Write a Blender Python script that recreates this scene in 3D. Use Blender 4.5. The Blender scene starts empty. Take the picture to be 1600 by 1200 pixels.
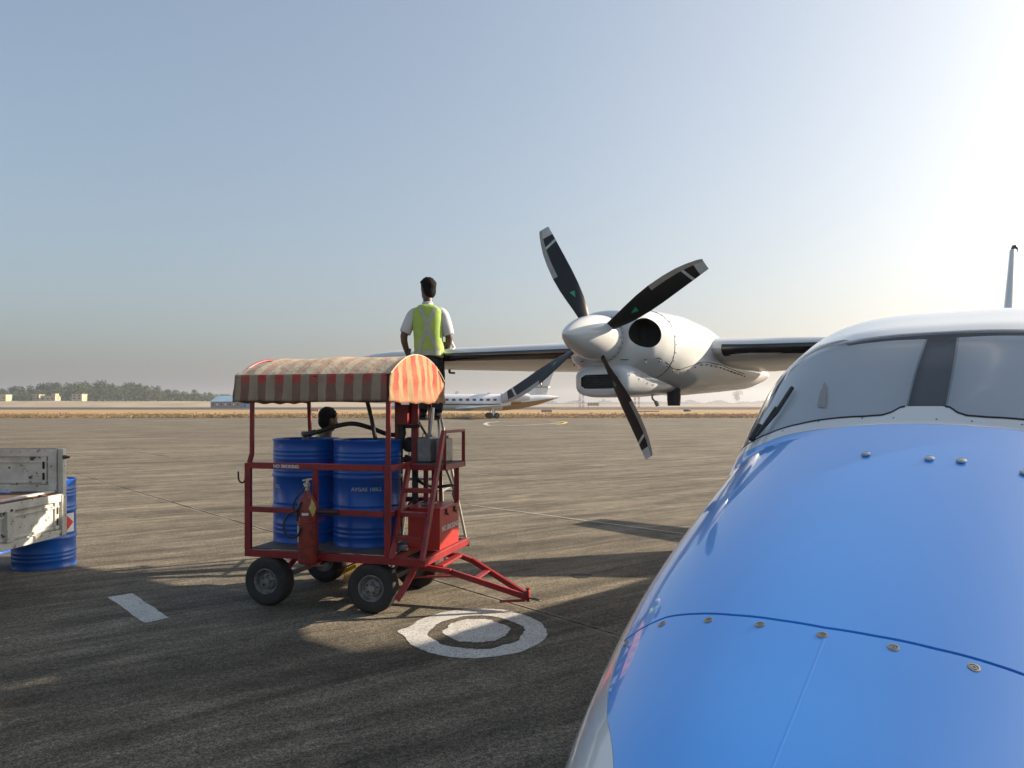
import bpy, bmesh, math, random
from mathutils import Vector, Matrix, noise
V = Vector
R = math.radians
random.seed(7)
scene = bpy.context.scene
COL = scene.collection

# ---------------------------------------------------------------- camera, sky, sun, exposure
HC = 1.62
cam_d = bpy.data.cameras.new('camera')
cam = bpy.data.objects.new('camera', cam_d)
COL.objects.link(cam)
cam.location = (0, 0, HC)
cam.rotation_euler = (R(90), 0, 0)
cam_d.lens = 27.0
cam_d.sensor_width = 36.0
cam_d.shift_y = 0.0231
cam_d.clip_start = 0.05
cam_d.clip_end = 9000
scene.camera = cam

SUN_AZ, SUN_EL = 73.0, 23.5          # bearing from +Y towards +X, elevation
world = bpy.data.worlds.new('World')
scene.world = world
world.use_nodes = True
wn = world.node_tree.nodes
wl = world.node_tree.links
bg = wn['Background']
sky = wn.new('ShaderNodeTexSky')
sky.sky_type = 'NISHITA'
sky.sun_disc = False
sky.sun_elevation = R(SUN_EL)
sky.sun_rotation = R(SUN_AZ)
sky.air_density = 1.0
sky.dust_density = 5.0
sky.ozone_density = 3.0
wb = wn.new('ShaderNodeMix'); wb.data_type = 'RGBA'; wb.blend_type = 'MULTIPLY'; wb.inputs[0].default_value = 1.0
wb.inputs[7].default_value = (1.0, 1.012, .98, 1)          # camera white balance
gm = wn.new('ShaderNodeGamma'); gm.inputs[1].default_value = 0.68  # the phone's soft tone curve
wl.new(sky.outputs[0], gm.inputs[0])
wl.new(gm.outputs[0], wb.inputs[6])
wl.new(wb.outputs[2], bg.inputs[0])
bg.inputs[1].default_value = 0.125
S3 = V((math.sin(R(SUN_AZ)) * math.cos(R(SUN_EL)), math.cos(R(SUN_AZ)) * math.cos(R(SUN_EL)), math.sin(R(SUN_EL))))
sd = bpy.data.lights.new('sun', 'SUN')
sd.energy = 4.7
sd.angle = R(0.6)
sd.color = (1.0, 0.85, 0.66)
so = bpy.data.objects.new('sun', sd)
COL.objects.link(so)
so.rotation_euler = S3.to_track_quat('Z', 'Y').to_euler()
scene.view_settings.view_transform = 'Standard'
scene.view_settings.look = 'None'
scene.view_settings.exposure = 1.25
scene.view_settings.gamma = 1.0
scene.view_settings.use_curve_mapping = False

# ---------------------------------------------------------------- helpers
def lerp(a, b, t): return a + (b - a) * t
def interp(x, xs, ys):
    if x <= xs[0]: return ys[0]
    for i in range(1, len(xs)):
        if x <= xs[i]:
            return lerp(ys[i-1], ys[i], (x - xs[i-1]) / (xs[i] - xs[i-1]))
    return ys[-1]
def at(px, py, D):                      # point of the place that the photo shows at (px, py), D metres ahead
    return V(((px - 800) / 1200 * D, D, HC - (py - 637) / 1200 * D))

class MB:
    def __init__(s):
        s.v = []; s.f = []; s.m = []; s.uv = None
    def add(s, vs, fs, m=0):
        b = len(s.v); s.v += [V(p) for p in vs]
        for f in fs: s.f.append([b + i for i in f]); s.m.append(m)
        return b
    def box(s, c, size, ax=None, m=0):
        c = V(c); ax = ax or (V((1,0,0)), V((0,1,0)), V((0,0,1)))
        vs = []
        for dz in (-1, 1):
            for dy in (-1, 1):
                for dx in (-1, 1):
                    vs.append(c + ax[0]*dx*size[0]/2 + ax[1]*dy*size[1]/2 + ax[2]*dz*size[2]/2)
        s.add(vs, [(0,2,3,1),(4,5,7,6),(0,1,5,4),(2,6,7,3),(0,4,6,2),(1,3,7,5)], m)
        return s
    def bar(s, p0, p1, w, h, up=(0,0,1), m=0):
        p0 = V(p0); p1 = V(p1); x = (p1 - p0); L = x.length; x.normalize()
        up = V(up)
        if abs(x.dot(up)) > .97: up = V((1,0,0)) if abs(x.x) < .9 else V((0,1,0))
        y = up.cross(x).normalized(); z = x.cross(y)
        return s.box((p0 + p1)/2, (L, w, h), (x, y, z), m)
    def tube(s, pts, r, seg=10, cap=True, m=0):
        pts = [V(p) for p in pts]; n = len(pts)
        rs = r if isinstance(r, (list, tuple)) else [r]*n
        t0 = (pts[1] - pts[0]).normalized()
        a = t0.orthogonal().normalized(); vs = []
        for i, p in enumerate(pts):
            t = (pts[min(i+1, n-1)] - pts[max(i-1, 0)]).normalized()
            a = (a - t*a.dot(t)).normalized(); b = t.cross(a)
            for k in range(seg):
                q = 2*math.pi*k/seg
                vs.append(p + (a*math.cos(q) + b*math.sin(q))*rs[i])
        fs = []
        for i in range(n-1):
            for k in range(seg):
                k2 = (k+1) % seg
                fs.append((i*seg+k, i*seg+k2, (i+1)*seg+k2, (i+1)*seg+k))
        if cap:
            fs.append(tuple(range(seg-1, -1, -1))); fs.append(tuple((n-1)*seg+k for k in range(seg)))
        s.add(vs, fs, m); return s
    def lathe(s, prof, c=(0,0,0), axis=(0,0,1), seg=24, m=0, mats=None, closed=False):
        c = V(c); ax = V(axis).normalized(); a = ax.orthogonal().normalized(); b = ax.cross(a)
        vs = []; n = len(prof)
        for (r, z) in prof:
            for k in range(seg):
                q = 2*math.pi*k/seg
                vs.append(c + ax*z + (a*math.cos(q) + b*math.sin(q))*max(r, 1e-4))
        base = len(s.v); s.v += vs
        for i in range(n if closed else n-1):
            j = (i+1) % n
            for k in range(seg):
                k2 = (k+1) % seg
                s.f.append([base+i*seg+k, base+i*seg+k2, base+j*seg+k2, base+j*seg+k])
                s.m.append(mats[i] if mats else m)
        return s
    def rings(s, rs, cap=True, m=0, close=True):
        n = len(rs[0]); vs = [p for r in rs for p in r]; fs = []
        for i in range(len(rs)-1):
            for k in range(n if close else n-1):
                k2 = (k+1) % n
                fs.append((i*n+k, i*n+k2, (i+1)*n+k2, (i+1)*n+k))
        if cap:
            fs.append(tuple(range(n-1, -1, -1))); fs.append(tuple((len(rs)-1)*n+k for k in range(n)))
        s.add(vs, fs, m); return s
    def grid(s, fn, nu, nv, m=0, uv=False):
        vs = [fn(i/nu, j/nv) for i in range(nu+1) for j in range(nv+1)]
        b = len(s.v)
        fs = []
        if uv and s.uv is None: s.uv = {}
        for i in range(nu):
            for j in range(nv):
                fs.append((i*(nv+1)+j, (i+1)*(nv+1)+j, (i+1)*(nv+1)+j+1, i*(nv+1)+j+1))
        s.add(vs, fs, m)
        if uv:
            for i in range(nu+1):
                for j in range(nv+1): s.uv[b+i*(nv+1)+j] = (i/nu, j/nv)
        return s
    def poly(s, pts, m=0):
        s.add(pts, [tuple(range(len(pts)))], m); return s
    def ell(s, c, r, ax=None, seg=14, m=0):
        c = V(c); ax = ax or (V((1,0,0)), V((0,1,0)), V((0,0,1)))
        vs = []; fs = []; n = seg//2 + 2
        for i in range(n+1):
            t = math.pi*i/n
            for k in range(seg):
                q = 2*math.pi*k/seg
                rr = max(math.sin(t), .01)
                vs.append(c + ax[0]*r[0]*rr*math.cos(q) + ax[1]*r[1]*rr*math.sin(q) + ax[2]*r[2]*math.cos(t))
        for i in range(n):
            for k in range(seg):
                k2 = (k+1) % seg
                fs.append((i*seg+k, (i+1)*seg+k, (i+1)*seg+k2, i*seg+k2))
        fs.append(tuple(range(seg))); fs.append(tuple(n*seg+k for k in range(seg-1, -1, -1)))
        s.add(vs, fs, m); return s

WO = {}                                   # world place of each thing
def origin(o):
    while o is not None:
        if o.name in WO: return WO[o.name]
        o = o.parent
    return V((0,0,0))
def mk_mesh(name, mb, mats, off=V((0,0,0)), smooth=35, weld=False):
    me = bpy.data.meshes.new(name)
    me.from_pydata([p - off for p in mb.v], [], mb.f)
    for m in mats: me.materials.append(m)
    if any(mb.m): me.polygons.foreach_set('material_index', mb.m)
    if mb.uv:
        ul = me.uv_layers.new(name='UVMap')
        for l in me.loops: ul.data[l.index].uv = mb.uv.get(l.vertex_index, (0, 0))
    bm = bmesh.new(); bm.from_mesh(me)
    if weld: bmesh.ops.remove_doubles(bm, verts=bm.verts, dist=1e-5)
    bmesh.ops.recalc_face_normals(bm, faces=bm.faces)
    bm.to_mesh(me); bm.free()
    if smooth:
        me.polygons.foreach_set('use_smooth', [True]*len(me.polygons))
        me.set_sharp_from_angle(angle=R(smooth))
    me.update()
    return me
def link(name, me, parent=None):
    o = bpy.data.objects.new(name, me); COL.objects.link(o); o.parent = parent
    return o
def obj(name, mb, mats, parent=None, smooth=35, bevel=0, weld=False, label=None, local=False):
    if not isinstance(mats, (list, tuple)): mats = [mats]
    off = V((0,0,0)) if (local or parent is None) else origin(parent)
    o = link(name, mk_mesh(name, mb, mats, off, smooth, weld), parent)
    if bevel:
        b = o.modifiers.new('bevel', 'BEVEL'); b.width = bevel; b.segments = 2; b.limit_method = 'ANGLE'
        b.angle_limit = R(40)
    if label: o['label'] = label
    return o
def tag(o, label, cat, group=None, kind=None):
    o['label'] = label; o['category'] = cat
    if group: o['group'] = group
    if kind: o['kind'] = kind
    return o
def thing(name, loc, label, cat, group=None, rz=0):
    o = bpy.data.objects.new(name, None); COL.objects.link(o)
    o.empty_display_size = .2
    o.location = loc; o.rotation_euler = (0, 0, rz)
    WO[o.name] = V(loc)
    return tag(o, label, cat, group)
def lone(name, mb, mats, label, cat, loc=None, group=None, kind=None, **k):   # a thing that is a single mesh
    if loc is not None:
        mb.v = [p - V(loc) for p in mb.v]
    o = obj(name, mb, mats, None, **k)
    if loc is not None: o.location = loc
    return tag(o, label, cat, group, kind)
def structure(name, mb, mats, smooth=30):
    o = obj(name, mb, mats, None, smooth=smooth); o['kind'] = 'structure'; return o
def copy_tree(o, parent=None, loc=None, rz=None, label=None):
    c = o.copy(); COL.objects.link(c); c.parent = parent
    if loc is not None: c.location = loc; WO[c.name] = V(loc)
    if rz is not None: c.rotation_euler = (0, 0, rz)
    if label: c['label'] = label
    for ch in list(o.children): copy_tree(ch, c)
    return c
def evaluated(o):
    dg = bpy.context.evaluated_depsgraph_get(); dg.update()
    return bpy.data.meshes.new_from_object(o.evaluated_get(dg), preserve_all_data_layers=True, depsgraph=dg)
def cut(o, cutters, mat=None):            # cut openings, bake the result into the mesh
    tmp = []
    for mb in cutters:
        c = bpy.data.objects.new('cutter', mk_mesh('cutter', mb, [mat] if mat else list(o.data.materials)[:1], origin(o), 0, True))
        COL.objects.link(c); c.parent = o.parent; tmp.append(c)
        md = o.modifiers.new('b', 'BOOLEAN'); md.operation = 'DIFFERENCE'; md.object = c; md.solver = 'EXACT'
        try: md.material_mode = 'TRANSFER'
        except Exception: pass
    me = evaluated(o)
    o.modifiers.clear(); o.data = me
    for c in tmp: bpy.data.objects.remove(c)
    me.set_sharp_from_angle(angle=R(40))
    return o
def skin(name, mb, mats, parent, voxel=.008, smooth_it=6, pick=None, label=None):   # one continuous surface grown over overlapping limbs
    off = origin(parent)
    me = mk_mesh(name, mb, [mats[0]] if isinstance(mats, (list, tuple)) else [mats], off, 0)
    o = link(name, me, parent)
    md = o.modifiers.new('r', 'REMESH'); md.mode = 'VOXEL'; md.voxel_size = voxel
    sm = o.modifiers.new('s', 'SMOOTH'); sm.iterations = smooth_it; sm.factor = .5
    me2 = evaluated(o); o.modifiers.clear(); o.data = me2
    me2.materials.clear()
    for m in (mats if isinstance(mats, (list, tuple)) else [mats]): me2.materials.append(m)
    if pick:
        for p in me2.polygons: p.material_index = pick(p.center + off)
    me2.polygons.foreach_set('use_smooth', [True]*len(me2.polygons))
    if label: o['label'] = label
    return o
def lettering(text, size, org, xd, ud, mat, parent, name='lettering', warp=None, depth=.0006, align='LEFT', bold=0.0, label=None):
    cu = bpy.data.curves.new('t', 'FONT'); cu.body = text; cu.size = size; cu.extrude = depth; cu.align_x = align
    cu.offset = bold; cu.resolution_u = 3
    t = bpy.data.objects.new('t', cu); COL.objects.link(t)
    me = evaluated(t); bpy.data.objects.remove(t)
    off = origin(parent); xd = V(xd).normalized(); ud = V(ud).normalized(); nd = xd.cross(ud)
    for v in me.vertices:
        if warp: v.co = warp(v.co) - off
        else: v.co = V(org) + xd*v.co.x + ud*v.co.y + nd*v.co.z - off
    me.materials.clear(); me.materials.append(mat)
    me.name = name
    o = link(name, me, parent)
    if label: o['label'] = label
    return o

# ---------------------------------------------------------------- materials
MAT = {}
def nodes(name):
    m = bpy.data.materials.new(name); m.use_nodes = True
    nt = m.node_tree; return m, nt, nt.nodes['Principled BSDF'], nt.nodes, nt.links
def ramp(N, L, src, stops):
    r = N.new('ShaderNodeValToRGB'); L.new(src, r.inputs[0])
    els = r.color_ramp.elements
    while len(els) < len(stops): els.new(.5)
    for e, (p, c) in zip(els, stops):
        e.position = p; e.color = (c[0], c[1], c[2], 1) if hasattr(c, '__len__') else (c, c, c, 1)
    return r
def mix(N, L, fac, a, b, mode='MIX'):
    n = N.new('ShaderNodeMix'); n.data_type = 'RGBA'; n.blend_type = mode
    for i, (sock, val) in enumerate(((n.inputs[0], fac), (n.inputs[6], a), (n.inputs[7], b))):
        if hasattr(val, 'is_linked'): L.new(val, sock)
        elif hasattr(val, '__len__'): sock.default_value = (val[0], val[1], val[2], 1)
        else: sock.default_value = val if i == 0 else (val, val, val, 1)
    return n.outputs[2]
def nz(N, L, vec, scale, detail=4, rough=.55, dist=0, sc3=None, rot=None):
    if sc3 or rot:
        mp = N.new('ShaderNodeMapping'); mp.vector_type = 'POINT'
        if rot: mp.inputs['Rotation'].default_value = (0, 0, rot)
        L.new(vec, mp.inputs[0]); vec = mp.outputs[0]
        if sc3:
            mp2 = N.new('ShaderNodeMapping'); mp2.inputs['Scale'].default_value = sc3
            L.new(vec, mp2.inputs[0]); vec = mp2.outputs[0]
    n = N.new('ShaderNodeTexNoise'); n.inputs['Scale'].default_value = scale; n.inputs['Detail'].default_value = detail
    n.inputs['Roughness'].default_value = rough; n.inputs['Distortion'].default_value = dist
    L.new(vec, n.inputs['Vector']); return n.outputs[0]
def pos(N):
    return N.new('ShaderNodeNewGeometry').outputs['Position']
def bump(N, L, P, h, strength=.3, dist=.01):
    b = N.new('ShaderNodeBump'); b.inputs['Strength'].default_value = strength; b.inputs['Distance'].default_value = dist
    L.new(h, b.inputs['Height']); L.new(b.outputs[0], P.inputs['Normal'])
def simple(name, c, rough=.5, metal=0, var=.25, scale=6, coat=0, c2=None, bs=0, bscale=60, thr=None, spec=None):
    """paint / metal / cloth with wear: base colour c, blotches towards c2"""
    m, nt, P, N, L = nodes(name)
    g = pos(N)
    n = nz(N, L, g, scale, 5)
    c2 = c2 or tuple(x*(1-var) for x in c)
    r = ramp(N, L, n, [(thr[0], c), (thr[1], c2)] if thr else [(.3, c), (.75, c2)])
    L.new(r.outputs[0], P.inputs['Base Color'])
    P.inputs['Roughness'].default_value = rough; P.inputs['Metallic'].default_value = metal
    if coat: P.inputs['Coat Weight'].default_value = coat; P.inputs['Coat Roughness'].default_value = .04
    if spec is not None: P.inputs['Specular IOR Level'].default_value = spec
    if bs: bump(N, L, P, nz(N, L, g, bscale, 3), bs, .004)
    MAT[name] = m
    return m
M_red = simple('red_frame_paint', (.26,.016,.018), .42, c2=(.14,.011,.011), scale=9, thr=(.45,.75), bs=.15)
M_redbox = simple('red_box_paint', (.50,.035,.028), .38, c2=(.36,.028,.022), scale=5, bs=.1)
M_ext = simple('rusty_red_enamel', (.24,.03,.018), .5, c2=(.09,.025,.013), scale=22, thr=(.48,.68), bs=.3)
M_blue_drum = simple('drum_blue_enamel', (.007,.10,.44), .30, c2=(.005,.07,.33), scale=4, bs=.06, bscale=25)
M_rubber = simple('tyre_rubber', (.022,.021,.02), .85, c2=(.045,.04,.035), scale=12, bs=.3)
M_rim = simple('dull_grey_rim', (.30,.295,.28), .6, metal=.2, c2=(.07,.06,.05), scale=20)
M_black = simple('black_rubber_hose', (.012,.012,.013), .5, c2=(.03,.028,.026), scale=30)
M_dark = simple('dark_interior', (.012,.012,.013), .8)
M_deck = simple('deck_plate', (.13,.12,.105), .75, c2=(.06,.05,.045), scale=14, bs=.2)
M_alu = simple('aluminium', (.55,.54,.5), .4, metal=.8, scale=15)
M_tin = simple('grey_tin', (.27,.28,.29), .38, metal=.6, c2=(.15,.15,.15), scale=18, bs=.2)
M_white = simple('white_lettering', (.75,.74,.70), .6, var=.2, scale=60)
M_silver = simple('bright_steel', (.6,.6,.58), .25, metal=1, scale=30)
M_brass = simple('stud_steel', (.48,.42,.33), .32, metal=1, scale=200)
M_acwhite = simple('aircraft_white_gloss', (.72,.72,.70), .15, c2=(.68,.68,.665), scale=2, coat=.6)
M_boot = simple('polished_dark_leading_edge', (.10,.10,.105), .16, metal=.85, c2=(.06,.06,.06), scale=4)
M_blade = simple('propeller_black', (.008,.008,.009), .45, c2=(.014,.014,.014), scale=14)
M_bladetip = simple('propeller_tip_white', (.62,.62,.6), .5, scale=20)
M_erosion = simple('erosion_strip_grey', (.42,.39,.34), .42, metal=.3, scale=20)
M_green = simple('green_sticker', (.02,.35,.16), .5)
M_under = simple('wing_skin_white', (.66,.655,.64), .28, c2=(.58,.57,.55), scale=3, coat=.3)
M_yellow = simple('yellow_tape', (.8,.58,.02), .5)
M_wood = simple('ribbed_tan_board', (.62,.42,.2), .7, c2=(.42,.27,.12), scale=30)
M_skin = simple('dark_brown_skin', (.085,.042,.026), .5, var=.2)
M_hair = simple('black_hair', (.004,.0035,.0035), .8, spec=.12, c2=(.009,.008,.008), scale=60, bs=.8, bscale=160)
M_trouser = simple('dark_navy_trousers', (.012,.014,.022), .85, bs=.4, bscale=30)
M_shirt = simple('pale_grey_shirt', (.52,.54,.55), .85, c2=(.42,.44,.46), scale=12, bs=.6, bscale=16)
M_vest = simple('lime_green_vest', (.36,.50,.09), .75, c2=(.27,.40,.08), scale=10, bs=.6, bscale=14)
M_tape = simple('grey_reflective_tape', (.36,.40,.32), .5, c2=(.27,.31,.22), scale=14)
M_navy = simple('navy_shirt', (.02,.03,.06), .85)
M_shoe = simple('black_shoe', (.012,.012,.012), .5)
M_truck = simple('chipped_cream_truck_paint', (.56,.545,.49), .6, c2=(.40,.385,.33), scale=7, thr=(.4,.7), bs=.3, bscale=30)
M_rust = simple('rusty_edge', (.12,.055,.025), .85, c2=(.06,.03,.02), scale=30, bs=.4)
M_bed = simple('brown_bed_boards', (.14,.075,.05), .8, c2=(.07,.04,.03), scale=9, bs=.3)

def m_blue_nose():
    m, nt, P, N, L = nodes('blue_nose_gloss')
    g = pos(N)
    r = ramp(N, L, nz(N, L, g, 1.6, 3), [(.3, (.068,.36,.92)), (.8, (.078,.38,.95))])
    L.new(r.outputs[0], P.inputs['Base Color'])
    P.inputs['Roughness'].default_value = .3
    P.inputs['Coat Weight'].default_value = 1.0; P.inputs['Coat Roughness'].default_value = .012
    bump(N, L, P, nz(N, L, g, 2.6, 2), .05, .02)
    return m
M_nose = m_blue_nose()

def chip(m, thr=.66, scale=16, col=(.1,.045,.02)):      # chipped paint: rust spots with a shape of their own
    nt = m.node_tree; N = nt.nodes; L = nt.links; P = N['Principled BSDF']
    src = P.inputs['Base Color'].links[0].from_socket
    g = pos(N)
    f = ramp(N, L, nz(N, L, g, scale, 8, .65), [(thr, 0), (thr+.03, 1)])
    L.new(mix(N, L, f.outputs[0], src, col), P.inputs['Base Color'])
chip(M_truck, .60, 17); chip(M_red, .70, 26, (.07,.02,.015)); chip(M_ext, .62, 34, (.05,.02,.012)); chip(M_blue_drum, .69, 24, (.10,.10,.11))

def m_glass(name='windshield_glass', tint=(.97,.98,.99), a=.55):
    m, nt, P, N, L = nodes(name)
    N.remove(P)
    out = N['Material Output']
    tr = N.new('ShaderNodeBsdfTransparent'); tr.inputs[0].default_value = (*tint, 1)
    gl = N.new('ShaderNodeBsdfGlossy'); gl.inputs['Roughness'].default_value = .03; gl.inputs[0].default_value = (1,1,1,1)
    fr = N.new('ShaderNodeFresnel'); fr.inputs[0].default_value = 1.65
    ms = N.new('ShaderNodeMixShader'); L.new(fr.outputs[0], ms.inputs[0]); L.new(tr.outputs[0], ms.inputs[1]); L.new(gl.outputs[0], ms.inputs[2])
    L.new(ms.outputs[0], out.inputs[0])
    return m
M_glass = m_glass()
M_shade = simple('grey_sunshade', (.97,.96,.93), .5, metal=.45, c2=(.93,.92,.90), scale=1.5)
M_shade_edge = simple('sunshade_edge', (.62,.62,.6), .6)
M_post = simple('dark_centre_post', (.13,.145,.155), .35, c2=(.15,.16,.17), scale=3)

def m_apron():
    m, nt, P, N, L = nodes('old_brown_concrete')
    g = pos(N)
    # broad stains, long sweeping brush/water streaks, fine aggregate
    broad = nz(N, L, g, .22, 5, .6)
    strk = nz(N, L, g, 1.0, 10, .72, 1.1, sc3=(.28, 2.9, 1), rot=R(-38))
    strk2 = nz(N, L, g, 1.0, 5, .6, 1.2, sc3=(.10, 1.1, 1), rot=R(-22))
    fine = nz(N, L, g, 90, 3, .7)
    c = ramp(N, L, broad, [(.3, (.094,.080,.060)), (.7, (.148,.126,.094))]).outputs[0]
    s = ramp(N, L, strk, [(.30, .42), (.5, .98), (.64, 1.6)]).outputs[0]
    c = mix(N, L, 1.0, c, s, 'MULTIPLY')
    s2 = ramp(N, L, strk2, [(.32, .70), (.62, 1.18)]).outputs[0]
    c = mix(N, L, 1.0, c, s2, 'MULTIPLY')
    f = ramp(N, L, fine, [(.34, .35), (.5, 1.0), (.66, 1.85)]).outputs[0]
    c = mix(N, L, 1.0, c, f, 'MULTIPLY')
    f2 = ramp(N, L, nz(N, L, g, 34, 4, .75), [(.36, .55), (.5, 1.0), (.64, 1.5)]).outputs[0]
    c = mix(N, L, 1.0, c, f2, 'MULTIPLY')
    mid = nz(N, L, g, 3.5, 6, .72, .5)
    c = mix(N, L, 1.0, c, ramp(N, L, mid, [(.3, .72), (.52, 1.0), (.7, 1.22)]).outputs[0], 'MULTIPLY')
    vor = N.new('ShaderNodeTexVoronoi'); vor.inputs['Scale'].default_value = 26; L.new(g, vor.inputs['Vector'])
    c = mix(N, L, ramp(N, L, vor.outputs['Distance'], [(.0, .75), (.055, .6), (.085, 0)]).outputs[0], c, mix(N, L, .5, c, (.34,.31,.26)))
    oil = ramp(N, L, nz(N, L, g, .55, 3, .5), [(.66, 0), (.72, .55)]).outputs[0]
    c = mix(N, L, oil, c, (.05,.046,.04))
    # pale grout residue along the slab edges
    dp = N.new('ShaderNodeVectorMath'); dp.operation = 'DOT_PRODUCT'; L.new(g, dp.inputs[0]); dp.inputs[1].default_value = (.76, .65, 0)
    a1 = N.new('ShaderNodeMath'); a1.operation = 'MULTIPLY_ADD'; L.new(dp.outputs['Value'], a1.inputs[0]); a1.inputs[1].default_value = 1/3.72; a1.inputs[2].default_value = -4.13/3.72 + 200.5
    a2 = N.new('ShaderNodeMath'); a2.operation = 'FRACT'; L.new(a1.outputs[0], a2.inputs[0])
    a3 = N.new('ShaderNodeMath'); a3.operation = 'SUBTRACT'; L.new(a2.outputs[0], a3.inputs[0]); a3.inputs[1].default_value = .5
    a4 = N.new('ShaderNodeMath'); a4.operation = 'ABSOLUTE'; L.new(a3.outputs[0], a4.inputs[0])
    a5 = N.new('ShaderNodeMath'); a5.operation = 'MULTIPLY'; L.new(ramp(N, L, a4.outputs[0], [(.008, .8), (.016, 0)]).outputs[0], a5.inputs[0])
    L.new(ramp(N, L, nz(N, L, g, 1.2, 4, .7), [(.42, .05), (.6, .8)]).outputs[0], a5.inputs[1])
    c = mix(N, L, a5.outputs[0], c, (.27,.245,.205))
    L.new(c, P.inputs['Base Color'])
    P.inputs['Roughness'].default_value = .9
    P.inputs['Specular IOR Level'].default_value = .25
    h = mix(N, L, .5, fine, strk)
    bump(N, L, P, h, .55, .012)
    return m
M_apron = m_apron()
M_joint = simple('joint_sealant', (.022,.02,.018), .8)
def m_far(name, a, b, scale, sc3=None, rough=.95):
    m, nt, P, N, L = nodes(name); g = pos(N)
    n = nz(N, L, g, scale, 6, .65, 0, sc3=sc3)
    L.new(ramp(N, L, n, [(.32, a), (.68, b)]).outputs[0], P.inputs['Base Color'])
    P.inputs['Roughness'].default_value = rough; P.inputs['Specular IOR Level'].default_value = .1
    return m
M_grass = m_far('dry_orange_grass', (.25,.165,.08), (.42,.295,.155), .12, (.5, 1, 1))
M_dust = m_far('pale_dusty_ground', (.25,.20,.14), (.36,.30,.215), .03)
M_runway = m_far('runway_asphalt', (.05,.05,.055), (.075,.073,.075), .05, (.1,1,1))
def m_paint():
    m, nt, P, N, L = nodes('worn_white_marking'); g = pos(N)
    c = ramp(N, L, nz(N, L, g, 7, 6, .7), [(.35, (.60,.59,.56)), (.7, (.42,.405,.375))]).outputs[0]
    w = ramp(N, L, nz(N, L, g, 70, 4, .75), [(.52, 0), (.60, .85)]).outputs[0]
    c = mix(N, L, w, c, (.16,.14,.115))
    L.new(c, P.inputs['Base Color']); P.inputs['Roughness'].default_value = .8
    bump(N, L, P, nz(N, L, g, 80, 3), .4, .006)
    return m
M_mark = m_paint()
def m_leaf(name, a, b):
    m, nt, P, N, L = nodes(name); g = pos(N)
    L.new(ramp(N, L, nz(N, L, g, .12, 4), [(.35, a), (.7, b)]).outputs[0], P.inputs['Base Color'])
    P.inputs['Roughness'].default_value = .8; P.inputs['Specular IOR Level'].default_value = .1
    return m
M_leaf = m_leaf('foliage', (.026,.045,.018), (.06,.08,.03))
M_bark = simple('bark', (.10,.075,.05), .9)
# ---------------------------------------------------------------- ground
def gz(y):                                   # the airfield rises very gently away from the stand
    return interp(y, (60, 300, 600, 1000, 3400), (0, .84, 2.2, 5.2, 17))
def rise(x, y):                              # sandy rise under the far wood
    a = min(1, max(0, (y - 530)/110)); b = min(1, max(0, (-x - 110)/170))
    return 4.6*a*a*(3 - 2*a)*b*b*(3 - 2*b)
JA = math.atan2(.76, .65)                    # slab joints run along E_, rows step along M_
E_ = V((.65, -.76, 0)).normalized(); M_ = V((.76, .65, 0)).normalized()
OFFM, SW, SL = 4.13, 3.72, 6.4
OFFE = 1.2
apron = link('apron', None)
apron['kind'] = 'structure'
sl = bpy.data.meshes.new('slab')
gw, ge = .03, .006
mb = MB(); mb.box((0, 0, -.1), (SL - ge, SW - gw, .2), (E_, M_, V((0,0,1))))
slab_mesh = mk_mesh('slab', mb, [M_apron], smooth=0, weld=False)
near_cells = set()
far = MB()
rs = random.Random(3)
for i in range(-30, 42):
    for j in range(-24, 24):
        c = M_*(OFFM + (i + .5)*SW) + E_*(OFFE + (j + .5)*SL)
        if -5 < c.y < 38 and abs(c.x) < .78*max(c.y, 0) + 7:
            o = link('slab', slab_mesh, apron); o.location = (c.x, c.y, rs.uniform(-.0015, .0015))
        elif -60 < c.y < 125 and abs(c.x) < 120:
            p = []
            for (de, dm) in ((-.5, -.5), (.5, -.5), (.5, .5), (-.5, .5)):
                q = c + E_*(de*(SL - .01)) + M_*(dm*(SW - .02)); q.z = gz(q.y); p.append(q)
            far.poly(p)
o = obj('slab_field', far, M_apron, apron, smooth=0); o['kind'] = 'stuff'
base = MB()
ys = [-400, -60, 0, 20, 60, 124, 125.5]
rows = []
for y in ys: rows.append([V((x, y, gz(y) - .045)) for x in (-400, -120, 0, 120, 400)])
base.rings(rows, cap=False, close=False)
obj('joint_bed', base, M_joint, apron, smooth=0)

terr = MB()
ys = [-900, -60, 60, 118, 200, 300, 450, 600, 800, 1000, 1600, 2400, 3300]
rows = [[V((x, y, gz(y) - .09)) for x in (-3300, -1500, -600, -200, 0, 200, 600, 1500, 3300)] for y in ys]
terr.rings(rows, cap=False, close=False)
structure('ground', terr, M_dust)

def strip(name, y0, y1, mat, lift, x=1600, n=60, edge=0, seed=1):
    rr = random.Random(seed); mb = MB(); a = []; b = []
    for k in range(n + 1):
        X = lerp(-x, x, k/n)
        a.append(V((X, y0 + rr.uniform(-edge, edge), gz(y0) + lift))); b.append(V((X, y1 + rr.uniform(-edge, edge)*2, gz(y1) + lift)))
    m = [(p + q)/2 for p, q in zip(a, b)]
    for p in m: p.z = gz(p.y) + lift
    mb.rings([a, m, b], cap=False, close=False)
    return structure(name, mb, mat, smooth=0)
mb = MB(); mb.grid(lambda i, j: (lambda x, y: V((x, y, gz(y) - .08 + rise(x, y) + .6*rise(x, y)/4.6*noise.noise(V((x*.02, y*.03, 0))))))(lerp(-900, -90, i), lerp(525, 1500, j*j)), 60, 30)
structure('sandy_rise', mb, M_dust, smooth=60)
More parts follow.
